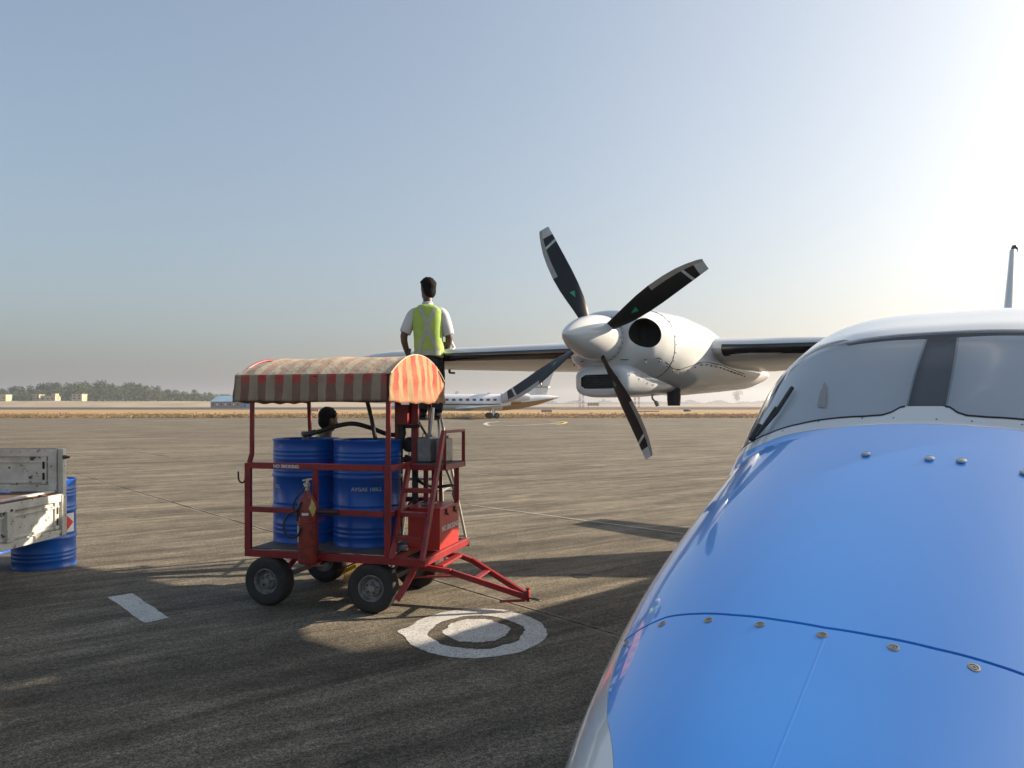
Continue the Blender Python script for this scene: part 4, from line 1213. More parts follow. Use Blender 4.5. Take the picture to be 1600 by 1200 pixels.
def val_fn(side):
    nn0 = CN0 if side < 0 else CN1
    def fn(i, j):
        s = lerp(CS0 - .005, CS1 - .02, i); zt = arch(0 if side < 0 else 1)[1] + .004
        ph = i*20*math.pi
        zb = 1.672 + .003*math.sin(i*9)
        z = lerp(zb, zt, j)
        out = .012*math.sin(ph)*(1-j) + .012*(1-j) + wv(s*1.5, z*2 + side, .013)*(1 - j*.8)
        return K(s, nn0 + side*out, z)
    return fn
for sd_ in (-1, 1):
    mb = MB(); mb.grid(val_fn(sd_), 120, 12, uv=True); v_ = obj('valance', mb, M_val, can, smooth=70)
    so_ = v_.modifiers.new('t', 'SOLIDIFY'); so_.thickness = .003
def end_fn(front):
    def fn(i, j):
        n, zt = arch(i); s = CS1 if front else CS0 + .06*math.sin(math.pi*i)
        if not front: zt -= .06*math.sin(math.pi*i)
        zb = 1.665 - .01*math.sin(i*math.pi) + .006*math.sin(i*31)
        z = lerp(zb, zt, j)
        bulge = (.025*math.sin(math.pi*i) + .03*(1-j)*math.sin(math.pi*i) + wv(n*2, z*2 + 5, .022))*(1 if front else -1)
        # loose skirt flares below the arch
        n2 = n + (i - .5)*.06*(1-j) 
        return K(s + bulge, n2, z)
    return fn
for fr_ in (True, False):
    mb = MB(); mb.grid(end_fn(fr_), 40, 16, uv=True); e_ = obj('end_panel', mb, M_end, can, smooth=70)
    so_ = e_.modifiers.new('t', 'SOLIDIFY'); so_.thickness = .003
for s in (CS0 + .02, -.62, CS1 - .03):
    mb = MB(); mb.tube([K(s, arch(k/16)[0], arch(k/16)[1] - .02) for k in range(17)], .011, 8); obj('hoop', mb, M_red, can)
mb = MB(); mb.tube([K(CS1 + .012, lerp(CN0, CN1, k/30), arch(k/30)[1] + .003) for k in range(31)], .006, 6); obj('piping', mb, M_top, can)
# wheels, axles, springs
def cart_wheel(s, n, turn, out):
    ax = (nv_*math.cos(turn) + dv*math.sin(turn))*out; c = K(s, n, .2)
    w = link('wheel', None, cart)
    prof = [(.098,-.055),(.125,-.068),(.165,-.073),(.185,-.066),(.197,-.05),(.199,-.032),(.1935,-.030),(.1935,-.026),(.2005,-.024),(.201,-.004),(.1945,-.002),(.1945,.002),(.201,.004),(.2005,.024),(.1935,.026),(.1935,.030),(.199,.032),(.197,.05),(.185,.066),(.165,.073),(.125,.068),(.098,.055)]
    mb = MB(); mb.lathe(prof, c, ax, 48)
    obj('tyre', mb, M_rubber, w, smooth=40)
    mb = MB(); mb.lathe([(.100,.052),(.106,.060),(.100,.062),(.092,.050),(.088,.020),(.075,.012),(.062,.030),(.055,.034),(.03,.034),(.028,.05),(.001,.052)], c, ax, 36); obj('rim', mb, M_rim, w, smooth=30)
    mb = MB(); mb.lathe([(.100,-.052),(.104,-.060),(.092,-.045),(.05,-.02),(.001,-.02)], c, ax, 24); obj('rim', mb, M_rim, w)
    for k in range(5):
        q = 2*math.pi*k/5; a = ax.orthogonal().normalized(); b = ax.cross(a); mb = MB()
        mb.lathe([(.007,0),(.007,.01),(.001,.012)], c + (a*math.cos(q) + b*math.sin(q))*.045 + ax*.032, ax, 6); obj('nut', mb, M_black, w, smooth=0)
cart_wheel(-.145, .045, R(-6), -1); cart_wheel(-1.075, .03, 0, -1); cart_wheel(-.145, .93, R(-6), 1); cart_wheel(-1.06, .93, 0, 1)
for s in (-.145, -1.06):
    kb('axle', (s, .08, .2), (s, .90, .2), .04, .04, mat=M_black)
    for n in (.2, .78):
        kb('hanger', (s-.17, n, .39), (s-.02, n, .22), .03, .012); kb('hanger', (s+.17, n, .39), (s+.02, n, .22), .03, .012)
kb('hanger', (-1.06, .12, .215), (-1.06, .12, .395), .05, .05, mat=M_black)
kb('brace', (-.86, .06, .39), (-1.0, .1, .22), .03, .02); kb('brace', (-.30, .3, .39), (-.6, .3, .25), .03, .012, mat=M_red)
# tow bar
tow = link('tow_bar', None, cart)
ZD = .325
def kt(name, a, b, w=.045, h=.04, mat=None): return kb(name, a, b, w, h, mat=mat, parent=tow)
kt('beam', (.0, .2, .37), (.45, .2, ZD)); kt('beam', (.0, .7, .37), (.36, .7, .35)); kt('beam', (.35, .7, .352), (.46, .70, ZD-.01))
kt('arm', (.455, .2, ZD-.005), (1.01, .432, .105), .04, .045); kt('arm', (.455, .70, ZD-.005), (1.01, .448, .115), .035, .045)
kt('cross_bar', (.34, .225, .352), (.34, .68, .358), .07, .02); kt('cross_bar', (.625, .29, .262), (.625, .60, .262), .055, .012)
kt('rod', (.10, .12, .275), (.55, .42, .255), .016, .016)
kt('rod', (1.0, .44, .13), (1.03, .44, .13), .05, .06)
mb = MB(); mb.lathe([(.001,-.05),(.014,-.05),(.014,.05),(.02,.052),(.02,.06),(.001,.06)], K(1.015, .44, .12), ZV, 12); obj('pin', mb, M_red, tow)
mb = MB(); c = K(1.075, .44, .092); mb.tube([c + V((math.cos(q)*.045, math.sin(q)*.02, -.012*math.cos(q))) for q in [2*math.pi*k/16 for k in range(17)]], .006, 6, cap=False); obj('tow_eye', mb, M_black, tow)
mb = MB(); a = K(1.0, .42, .082); mb.tube([a, a + V((-.205, -.02, -.004))], .011, 8); obj('handle', mb, M_red, tow)
for a, b in (((.22, .04, .40), (.17, .04, .30)), ((.17, .04, .30), (.12, .02, .20)), ((.12, .02, .20), (.075, .0, .12))):
    mb = MB(); mb.bar(K(*a), K(*b), .05, .012, nv_); obj('parking_foot', mb, M_red, cart, smooth=0)
# small gauge can on the deck corner
lone('oil_tin', (lambda m: m.lathe([(.001,0),(.04,0),(.04,.028),(.035,.034),(.001,.036)], K(.0, .30, .455), ZV, 20))(MB()), M_tin, 'flat round silver tin on the cart frame behind the lowest step', 'tin', loc=K(.0, .30, .455))

# ---------------------------------------------------------------- blue drums
def make_drum(loc, label, rz=0):
    t = thing('drum', loc, label, 'drum', 'blue steel fuel drums', rz=rz)
    R0 = .286; prof = [(.001,.018),(.27,.018),(.278,.0),(.290,.0),(.292,.008),(R0,.018)]
    def rib(z, dr=.009, w=.016): return [(R0, z-w), (R0+dr*.8, z-w*.45), (R0+dr, z), (R0+dr*.8, z+w*.45), (R0, z+w)]
    for z in (.085,.125,.165): prof += rib(z, .004, .014)
    prof += rib(.30, .011, .02); prof += rib(.345, .004, .012)
    prof += rib(.575, .011, .02); prof += rib(.615, .004, .012)
    for z in (.72,.755,.79): prof += rib(z, .004, .012)
    prof += [(R0,.868),(.292,.874),(.293,.884),(.287,.888),(.279,.884),(.276,.866),(.001,.866)]
    mb = MB(); mb.lathe(prof, (0,0,0), (0,0,1), 64); obj('shell', mb, M_blue_drum, t, smooth=50, local=True)
    mb = MB(); mb.lathe([(.001,.02),(.028,.02),(.036,.014),(.036,0)], (.18, .0, .866), (0,0,1), 14); obj('bung', mb, M_tin, t, local=True)
    mb = MB(); mb.lathe([(.001,.012),(.018,.012),(.02,0)], (-.19, .05, .866), (0,0,1), 12); obj('bung', mb, M_tin, t, local=True)
    return t
R0 = .286
def drum_text(t, text, ang, z, size, mat=M_white, name='lettering'):
    def warp(c):
        a = ang + c.x/R0; return V((math.sin(a)*(R0+.0012), -math.cos(a)*(R0+.0012), z + c.y)) + WO[t.name]
    return lettering(text, size, (0,0,0), dv, ZV, mat, t, warp=warp, align='CENTER', bold=.0012)
d1 = make_drum(K(-.42, .50, .462), 'right drum on the cart, marked AVGAS 100LL, with a hose pipe in its top')
d2 = make_drum(K(-1.035, .54, .462), 'left drum on the cart, behind the extinguisher', rz=0)
drum_text(d1, 'AVGAS 100LL', R(8), .47, .044); 
drum_text(d2, 'AVGAS 100LL', R(-62), .47, .044)
d3 = make_drum((-4.80, 7.88, 0), 'blue drum on the ground behind the white truck, with a red diamond label', rz=R(20))
d4 = make_drum((-5.93, 8.55, 0), 'second blue drum under the truck bed at the left edge, mostly hidden')
def drum_patch(t, a0, a1, z0, z1, mat, off, name, diamond=False):
    mb = MB()
    def fn(i, j):
        a = lerp(a0, a1, i); z = lerp(z0, z1, j); return V((math.sin(a)*(R0+off), -math.cos(a)*(R0+off), z))
    if diamond:
        def fn(i, j):
            am, zm = (a0+a1)/2, (z0+z1)/2; x = (i - j)*.5*2; y = (i + j - 1)
            a = am + x*(a1-a0)/2; z = zm + y*(z1-z0)/2; return V((math.sin(a)*(R0+off), -math.cos(a)*(R0+off), z))
    mb.grid(fn, 10, 8); return obj(name, mb, mat, t, local=True)
M_lab = simple('paper_label', (.72,.72,.72), .6, scale=40); M_redl = simple('label_red', (.6,.02,.03), .5)
drum_patch(d3, R(30), R(72), .355, .545, M_lab, .012, 'label'); drum_patch(d3, R(32), R(70), .37, .53, M_redl, .0135, 'diamond', True)

# ---------------------------------------------------------------- hoses on the cart
def smooth_path(P, n=8):
    P = [V(p) for p in P]; out = []
    for i in range(len(P)-1):
        p0 = P[max(i-1, 0)]; p1 = P[i]; p2 = P[i+1]; p3 = P[min(i+2, len(P)-1)]
        for k in range(n):
            t = k/n
            out.append(.5*((2*p1) + (p2-p0)*t + (2*p0-5*p1+4*p2-p3)*t*t + (3*p1-p0-3*p2+p3)*t**3))
    out.append(P[-1]); return out
mb = MB(); mb.tube(smooth_path([at(476, 680, 6.70), at(500, 674, 6.6), at(525, 666, 6.55), at(552, 662, 6.5), at(580, 669, 6.55), at(604, 678, 6.65), at(622, 680, 6.7)]), .0195, 12)
lone('suction_hose', mb, M_black, 'black hose arching over both cart drums to the pump', 'hose')
t = thing('drum_valve', K(-1.04, .42, 1.33), 'dark metal valve elbow standing on the left cart drum', 'valve')
c = at(477, 690, 6.72)
mb = MB(); mb.tube([c - ZV*.03, c + ZV*.085], .026, 12); mb.lathe([(.001,-.02),(.035,-.018),(.035,.018),(.001,.02)], c + ZV*.07, ZV, 12); obj('body', mb, M_rim, t)
mb = MB(); mb.tube([c + ZV*.06, at(492, 675, 6.64)], .022, 10); obj('elbow', mb, M_black, t)
mb = MB(); mb.tube([at(574, 628, 6.4), at(580, 652, 6.42), at(588, 694, 6.45), at(590, 720, 6.48)], .017, 10); lone('dip_pipe', mb, M_black, 'slim black pipe standing in the right cart drum', 'pipe')
mb = MB(); mb.tube(smooth_path([K(-.05,.62,1.10), K(.0,.6,1.0), K(.08,.75,.93), K(.2,1.0,.92), at(708, 772, 7.6), at(716, 790, 8.2), at(700, 740, 8.6), at(672, 690, 8.5), at(645, 640, 8.2), at(632, 590, 8.0), at(637, 560, 7.95), at(641, 545, 7.95)]), .014, 10)
lone('delivery_hose', mb, M_black, 'black delivery hose running from the cart past the ladder up to the man', 'hose')
mb = MB(); mb.tube(smooth_path([K(-.15,.58,.6), K(-.1,.5,.7), K(-.02,.5,.82), K(.03,.55,.7), K(.0,.6,.52)]), .010, 8)
lone('coiled_hose', mb, M_black, 'thin black hose looped behind the steps of the cart', 'hose')

# ---------------------------------------------------------------- fire extinguisher
ex = thing('fire_extinguisher', K(-.65, -.095, .39), 'rusty red fire extinguisher strapped to the near side of the cart', 'extinguisher')
ec = K(-.65, -.095, .39)
mb = MB(); mb.lathe([(.001,0),(.066,0),(.073,.01),(.075,.02),(.075,.43),(.070,.475),(.052,.52),(.030,.545),(.022,.555),(.022,.575),(.001,.575)], ec, ZV, 32); obj('cylinder', mb, M_ext, ex, smooth=40)
mb = MB(); mb.lathe([(.018,.56),(.018,.60),(.024,.605),(.024,.625),(.014,.63),(.014,.655),(.02,.66),(.001,.675)], ec, ZV, 14); mb.bar(ec + V((-.035,-.01,.655)), ec + V((.04,-.01,.668)), .02, .012); mb.bar(ec + V((-.03,0,.625)), ec + V((.02,0,.62)), .018, .02)
obj('valve', mb, M_silver, ex)
def cyl_patch(a0, a1, z0, z1, mat, name, diamond=False, off=.0015):
    mb = MB()
    def fn(i, j):
        if diamond:
            x = (i-j); y = (i+j-1); a = (a0+a1)/2 + x*(a1-a0)/2; z = (z0+z1)/2 + y*(z1-z0)/2
        else: a = lerp(a0, a1, i); z = lerp(z0, z1, j)
        r = interp(z, (.43, .475, .52), (.075, .070, .052)) + off
        return ec + V((math.sin(a)*r, -math.cos(a)*r, z))
    mb.grid(fn, 8, 6); obj(name, mb, mat, ex)
M_ylab = simple('label_faded_yellow', (.55,.45,.12), .6, c2=(.3,.24,.1), scale=60)
cyl_patch(R(20), R(75), .37, .51, M_ylab, 'label', True); cyl_patch(R(-75), R(-35), .315, .37, M_ylab, 'label'); cyl_patch(R(-78), R(-48), .17, .30, M_lab, 'label'); cyl_patch(R(-20), R(20), .385, .405, M_lab, 'label')
for z in (.33, .03):
    mb = MB(); mb.lathe([(.0765, z-.008), (.0805, z-.008), (.0805, z+.008), (.0765, z+.008)], ec, ZV, 28, closed=True); mb.bar(ec + V((.05,.03,z)), ec + V((.12,.085,z+.01)), .006, .016); obj('strap', mb, M_red, ex)
mb = MB(); cpt = at(452, 820, 6.12)
mb.tube(smooth_path([ec + V((-.02,-.02,.60)), ec + V((-.085,-.05,.50)), ec + V((-.10,-.04,.42)), at(462, 798, 6.0), at(449, 806, 6.02), at(443, 822, 6.02), at(450, 838, 6.02), at(464, 838, 6.02), at(470, 826, 6.0)]), .0085, 8); obj('hose', mb, M_black, ex)
mb = MB(); mb.tube([ec + V((.05,-.02,.40)), ec + V((.10,-.0,.405)), ec + V((.24,-.0,.40))], [.012,.016,.021], 12); obj('horn', mb, M_black, ex)
mb = MB(); mb.tube([ec + V((-.03,-.06,.49)), ec + V((-.06,-.05,.42)), ec + V((-.064,-.045,.34))], .014, 8); obj('handle', mb, M_black, ex)
kb('extinguisher_bracket', (-.65, -.09, .37), (-.70, .2, .30), .05, .02)
kb('extinguisher_bracket', (-.62, -.12, .385), (-.62, .0, .385), .10, .012)

# tilted ribbed board with yellow stripe behind the cart and dolly foot
t = thing('ribbed_board', at(544, 900, 7.25), 'tilted tan ribbed board with a yellow stripe under the cart', 'board')
a = at(533, 880, 7.35); b = at(560, 880, 7.35); c = at(551, 910, 7.15); d = at(572, 905, 7.15)
x = (b - a).normalized(); y = ((c - a) - x*(c-a).dot(x)).normalized(); zz = x.cross(y)
ctr = (a + b + c + d)/4
mb = MB(); mb.box(ctr, (.17, .30, .02), (x, y, zz)); pl_ = obj('panel', mb, M_wood, t, smooth=0)
for k in range(9):
    mb = MB(); mb.box(ctr + x*(-.072 + k*.018) - zz*.012*(1 if zz.y > 0 else -1), (.008, .29, .006), (x, y, zz)); obj('rib', mb, M_wood, pl_, smooth=0)
mb = MB(); mb.bar(at(531, 896, 7.15), at(557, 884, 7.15), .03, .035, (0,-1,.3)); obj('stripe', mb, M_yellow, t, smooth=0)

# ---------------------------------------------------------------- aluminium step ladder
lad = thing('step_ladder', (-.86, 8.3, 0), 'aluminium step ladder behind the cart on which the man stands', 'ladder')
LT = 1.66
tl, tr = V((-1.02, 8.28, LT)), V((-.80, 8.28, LT))
fl, fr2 = V((-1.20, 7.62, .02)), V((-.66, 7.62, .02)); bl_, br_ = V((-1.30, 9.0, .02)), V((-.53, 9.03, .02))
for a, b in ((tl, fl), (tr, fr2), (tl + V((0,.05,0)), bl_), (tr + V((0,.05,0)), br_)):
    mb = MB(); mb.bar(a, b, .05, .025, V((1,0,0))); r_ = obj('rail', mb, M_alu, lad, smooth=0, bevel=.003)
    mb = MB(); mb.box(b, (.06, .06, .04)); obj('rubber_foot', mb, M_black, r_, smooth=0)
for k in range(5):
    f = .15 + k*.188
    a = fl.lerp(tl, f); b = fr2.lerp(tr, f); mb = MB(); mb.box((a+b)/2, ((b-a).length, .09, .03)); obj('tread', mb, M_alu, lad, smooth=0)
for f in (.06, .4, .75):
    a = bl_.lerp(tl, f); b = br_.lerp(tr, f); mb = MB(); mb.bar(a, b, .02, .02); obj('rung', mb, M_alu, lad, smooth=0)
mb = MB(); mb.bar(fr2.lerp(tr, .45), br_.lerp(tr, .45), .012, .018); mb.bar(fl.lerp(tl, .45), bl_.lerp(tl, .45), .012, .018); obj('spreader', mb, M_alu, lad, smooth=0)
mb = MB(); mb.box((tl+tr)/2 + V((0,.03,.0)), (.26, .14, .03)); obj('top_cap', mb, M_alu, lad, smooth=0, bevel=.004)

# ---------------------------------------------------------------- people
def hand(mb, wrist, dirv, palm_n, s=1.0, curl=.5, side=1):
    d = dirv.normalized(); n = (palm_n - d*palm_n.dot(d)).normalized(); w = d.cross(n)*side
    mb.tube([wrist - d*.02, wrist + d*.03*s, wrist + d*.085*s], [.026*s, .034*s, .036*s], 10)
    for k, L in enumerate((.068, .078, .073, .058)):
        b = wrist + d*.085*s + w*(-.027 + .018*k)*s
        p1 = b + (d*math.cos(curl*.6) + n*math.sin(curl*.6))*L*.5*s; p2 = p1 + (d*math.cos(curl*1.7) + n*math.sin(curl*1.7))*L*.5*s
        mb.tube([b - d*.03, b, p1, p2], [.010*s, .0098*s, .009*s, .0075*s], 8)
    b = wrist + d*.03*s - w*.03*s; mb.tube([b, b + (d*.6 - w*.6 + n*.3)*.05*s, b + (d*.9 - w*.3 + n*.6)*.08*s], [.014*s, .012*s, .009*s], 8)
def limb(mb, pts, rs, seg=14): mb.tube(smooth_path(pts, 4), [r for i in range(len(rs)-1) for r in [lerp(rs[i], rs[i+1], k/4) for k in range(4)]] + [rs[-1]], seg)
def head(mb, hairmb, c, yaw, s=1.0, tilt=0.0):
    f = V((math.sin(yaw)*math.cos(tilt), math.cos(yaw)*math.cos(tilt), math.sin(tilt))); r = V((math.cos(yaw), -math.sin(yaw), 0)); u = r.cross(f)
    if u.z < 0: u = -u
    ax = (r, f, u)
    mb.ell(c + u*.02*s, (.074*s, .092*s, .098*s), ax); mb.ell(c - u*.045*s + f*.022*s, (.056*s, .066*s, .066*s), ax)
    mb.tube([c + f*.085*s + u*.015*s, c + f*.108*s - u*.022*s, c + f*.088*s - u*.03*s], [.009*s, .014*s, .011*s], 8)
    mb.ell(c + f*.078*s - u*.062*s, (.024*s, .012*s, .008*s), ax, 8); mb.ell(c + f*.066*s - u*.09*s, (.022*s, .018*s, .016*s), ax, 8)
    mb.ell(c + f*.083*s + u*.028*s, (.05*s, .008*s, .008*s), ax, 8)
    for sg in (-1, 1): mb.ell(c + r*sg*.078*s - u*.005*s - f*.004*s, (.010*s, .019*s, .032*s), ax, 10)
    hairmb.ell(c + u*.045*s - f*.018*s, (.084*s, .098*s, .092*s), ax, 16); hairmb.ell(c - f*.045*s - u*.01*s, (.076*s, .062*s, .085*s), ax, 14)
    rr = random.Random(2)
    for k in range(50):
        q = rr.uniform(0, 6.28); e = rr.uniform(.0, 1.3); d_ = r*math.cos(q)*math.cos(e) + f*(math.sin(q)*math.cos(e)-.1) + u*math.sin(e)
        b = c + u*.045*s - f*.018*s + d_*.083*s; hairmb.tube([b - d_*.02, b + d_*.012*s + f*.012*s, b + d_*.016*s + f*.03*s - u*.006], [.012*s, .009*s, .004*s], 6)
    return ax

def man_standing():
    base = V((-.89, 8.12, 1.295))             # soles on the upper ladder treads, back to the camera
    t = thing('person', base, 'man with his back to us standing on the ladder in a lime green vest', 'person')
    def Q(x, y, z): return base + V((x - .03*max(0, z - .9) , y + .05*max(0, z - .9), z))
    bm_ = MB(); hair = MB()
    head(bm_, hair, Q(.012, .03, 1.575), R(-42), 1.0)
    bm_.tube([Q(.01, .0, 1.36), Q(.012, .01, 1.44), Q(.012, .02, 1.52)], [.062, .055, .055], 14)
    bm_.ell(Q(.01, 0, 1.28), (.16, .09, .10)); bm_.ell(Q(.01, 0, 1.08), (.14, .10, .2)); bm_.ell(Q(.02, 0, .90), (.145, .11, .14))
    Ls = Q(-.145, 0, 1.295); Le = Q(-.265, -.02, 1.08); Lw = Q(-.215, .05, .855)
    Rs_ = Q(.165, 0, 1.295); Re = Q(.245, .00, 1.07); Rw = Q(.18, .22, .93)
    for a in ((Ls, Le, Lw), (Rs_, Re, Rw)): limb(bm_, a, [.052, .043, .027])
    hand(bm_, Lw, V((.02,.08,-.2)), V((.3,.6,0)), .95, .7); hand(bm_, Rw, V((-.03,.2,-.03)), V((-.3,.1,-1)), .95, 1.0, -1)
    for sx in (-1, 1):
        limb(bm_, [Q(.02+sx*.08, 0, .88), Q(.02+sx*.085, .14, .60), Q(.02+sx*.08, .0, .30)], [.085, .055, .04])
    skin('body', bm_, M_skin, t, .009)
    skin('hair', hair, M_hair, t, .009, 2)
    s_ = MB(); s_.ell(Q(.01, 0, 1.30), (.185, .105, .10)); s_.ell(Q(.01, 0, 1.1), (.165, .115, .26)); s_.ell(Q(.02, 0, .92), (.155, .115, .12))
    limb(s_, [Q(-.10, 0, 1.33), Q(-.165, 0, 1.295), Le.lerp(Q(-.17,0,1.33), .12)], [.062, .07, .066]); limb(s_, [Q(.12, 0, 1.33), Q(.185, 0, 1.295), Re + V((0,0,.02))], [.062, .07, .064])
    s_.tube([Q(.012, .0, 1.38), Q(.012, .008, 1.43)], [.075, .062], 14)
    skin('shirt', s_, M_shirt, t, .010, 4)
    v_ = MB(); rg = []
    for z, w, dpt, ox in ((.86, .172, .128, .02), (.95, .168, .128, .015), (1.05, .165, .128, .012), (1.15, .168, .128, .01), (1.25, .178, .125, .01), (1.33, .184, .112, .01), (1.375, .168, .095, .01), (1.41, .115, .08, .01)):
        ring_ = []
        for k in range(40):
            q = 2*math.pi*k/40; S, Cc = math.cos(q), math.sin(q)
            rho = (abs(S)**2.6 + abs(Cc)**2.6)**(-1/2.6)
            fold = 1 + .02*noise.noise(V((S*2.5, Cc*2.5, z*9)))
            ring_.append(Q(ox + w*rho*S*fold, dpt*rho*Cc*fold, z + (.012*math.sin(q*3) if z < .9 else 0) - (.035*abs(S)**6 if z > 1.35 else 0)))
        rg.append(ring_)
    v_.rings(rg, cap=False); ve = obj('vest', v_, M_vest, t, smooth=80)
    so_ = ve.modifiers.new('t', 'SOLIDIFY'); so_.thickness = .006; so_.offset = -1
    def back(x, z):
        w = interp(z, (.86, .95, 1.05, 1.15, 1.25, 1.33, 1.385), (.172, .168, .165, .168, .175, .178, .155)); dp = interp(z, (.86, 1.15, 1.25, 1.33, 1.385, 1.41), (.128, .128, .125, .115, .095, .08))
        xx = min(.97, abs(x/w)); return Q(.012 + x, -(dp*(1 - xx**2.6)**(1/2.6) + .006), z)
    def tape(name, P0, P1, wd, n=12):
        m = MB(); rows = []
        dx, dz = P1[0]-P0[0], P1[1]-P0[1]; L = math.hypot(dx, dz); px_, pz_ = -dz/L*wd/2, dx/L*wd/2
        for k in range(n+1):
            x = lerp(P0[0], P1[0], k/n); z = lerp(P0[1], P1[1], k/n); rows.append([back(x+px_*q, z+pz_*q) for q in (-1, -.33, .33, 1)])
        m.rings(rows, cap=False, close=False); obj(name, m, M_tape, ve, smooth=60)
    tape('reflective_tape', (-.075, 1.375), (.10, .93), .048); tape('reflective_tape', (.095, 1.375), (-.10, .93), .048)
    m = MB(); m.rings([[back(x, z) for x in [lerp(-.160, .165, k/20) for k in range(21)]] for z in (.872, .925)], cap=False, close=False); obj('reflective_tape', m, M_tape, ve, smooth=60)
    m = MB(); m.tube([Q(.01 + .058*math.cos(q), .004 + .056*math.sin(q), 1.432 - .006*math.sin(q)) for q in [2*math.pi*k/20 for k in range(21)]], .007, 6, cap=False); obj('collar', m, M_shirt, ve)
    tr_ = MB(); tr_.ell(Q(.02, 0, .86), (.158, .125, .10)); tr_.ell(Q(.02, -.015, .78), (.155, .13, .10))
    for sx in (-1, 1): limb(tr_, [Q(.02+sx*.078, 0, .80), Q(.02+sx*.088, .15, .59), Q(.02+sx*.085, .0, .28)], [.092, .075, .062])
    skin('trousers', tr_, M_trouser, t, .011, 4)
    for sx in (-1, 1):
        m = MB(); m.ell(Q(.02+sx*.085, .04, .25), (.048, .13, .045)); m.box(Q(.02+sx*.085, .04, .217), (.085, .25, .024)); obj('shoe', m, M_shoe, t)
    # nozzle in his right hand
    nz_ = thing('fuel_nozzle', Q(.2, .3, .93), 'pale bent fuel nozzle spout in the right hand of the standing man', 'nozzle')
    h0 = at(700, 531, 8.3); m = MB()
    m.tube(smooth_path([at(693, 540, 8.3), h0, at(704, 532, 8.32), at(713, 550, 8.4)]), .015, 8); obj('spout', m, M_alu, nz_)
    m = MB(); m.tube(smooth_path([at(692, 537, 8.28), at(693, 545, 8.3), at(700, 545, 8.3), at(702, 540, 8.3)]), .006, 8); obj('guard', m, M_black, nz_)
    m = MB(); m.box(at(695, 538, 8.29), (.05, .04, .05)); obj('grip', m, M_black, nz_, bevel=.01)
man_standing()
[o for o in scene.objects if o.name == 'person'][0].scale = (.93, 1, 1)

def man_behind():
    base = V((-1.93, 7.95, 0)); t = thing('person', base, 'black haired man behind the left cart drum, only his head and shoulders showing', 'person')
    def Q(x, y, z): return base + V((x, y, z))
    bm_ = MB(); hair = MB()
    head(bm_, hair, Q(.03, .0, 1.49), R(52), 1.0, -.15)
    bm_.tube([Q(0, 0, 1.28), Q(.01, .0, 1.36), Q(.02, .0, 1.43)], [.062, .055, .055], 14)
    bm_.ell(Q(0, 0, 1.18), (.15, .12, .12)); bm_.ell(Q(0, 0, .98), (.13, .11, .2)); bm_.ell(Q(0, 0, .85), (.14, .11, .14))
    Ls = Q(-.13, .08, 1.22); Le = Q(-.22, .15, .97); Lw = Q(-.05, .30, .85); Rs_ = Q(.10, -.14, 1.22); Re = Q(.16, -.28, 1.06); Rw = Q(.16, -.45, 1.235)
    for a in ((Ls, Le, Lw), (Rs_, Re, Rw)): limb(bm_, a, [.052, .043, .027])
    hand(bm_, Lw, V((.1,.1,-.1)), V((0,0,-1)), .95, .6); hand(bm_, Rw + V((0,.05,.035)), V((.06,-.12,.03)), V((0,0,-1)), .95, .8)
    for sx in (-1, 1): limb(bm_, [Q(sx*.07, sx*.04, .84), Q(sx*.08, sx*.05, .45), Q(sx*.09, sx*.06, .08)], [.085, .055, .04])
    skin('body', bm_, M_skin, t, .009); skin('hair', hair, M_hair, t, .009, 2)
    s_ = MB(); s_.ell(Q(0, 0, 1.20), (.185, .13, .11)); s_.ell(Q(0, 0, 1.0), (.155, .125, .24)); s_.ell(Q(0,0,.84), (.15,.12,.1))
    limb(s_, [Q(-.10, .06, 1.25), Ls, Le], [.07, .066, .055]); limb(s_, [Q(.09, -.08, 1.25), Rs_, Re + V((0,0,.02))], [.07, .066, .055])
    s_.tube([Q(0, 0, 1.27), Q(.005, 0, 1.325)], [.078, .062], 14); skin('shirt', s_, M_navy, t, .010, 4)
    v_ = MB(); v_.ell(Q(0, 0, 1.205), (.17, .135, .115)); v_.ell(Q(0, 0, 1.02), (.168, .138, .24)); v_.tube([Q(-.06,.03,1.28), Q(-.02,.01,1.31)], .07, 12)
    skin('vest', v_, M_vest, t, .010, 4)
    tr_ = MB(); tr_.ell(Q(0, 0, .80), (.155, .13, .12))
    for sx in (-1, 1): limb(tr_, [Q(sx*.075, sx*.04, .80), Q(sx*.085, sx*.05, .45), Q(sx*.09, sx*.06, .07)], [.095, .072, .062])
    skin('trousers', tr_, M_trouser, t, .011, 4)
    for sx in (-1, 1):
        m = MB(); m.ell(Q(sx*.09 + .05, sx*.06 + .02, .045), (.12, .05, .045)); m.box(Q(sx*.09 + .05, sx*.06 + .02, .012), (.24, .09, .024)); obj('shoe', m, M_shoe, t)
man_behind()

# ---------------------------------------------------------------- old dropside truck at the left edge
tr = thing('truck', (-5.6, 6.8, 0), 'old white dropside truck with its rear board down, cut by the left edge', 'truck')
def tb_(name, c, size, mat, par=None, bev=.004, ax=None):
    mb = MB(); mb.box(c, size, ax); return obj(name, mb, mat, par or tr, smooth=0, bevel=bev)
FZ = .84; XR = -4.25
tb_('bed_floor', (-5.87, 6.38, FZ-.02), (3.3, 1.50, .03), M_bed); tb_('bed_beam', (-5.9, 6.38, FZ-.10), (3.2, .9, .12), M_truck)
tb_('rear_sill', (XR-.02, 6.38, FZ-.035), (.06, 1.50, .09), M_truck)
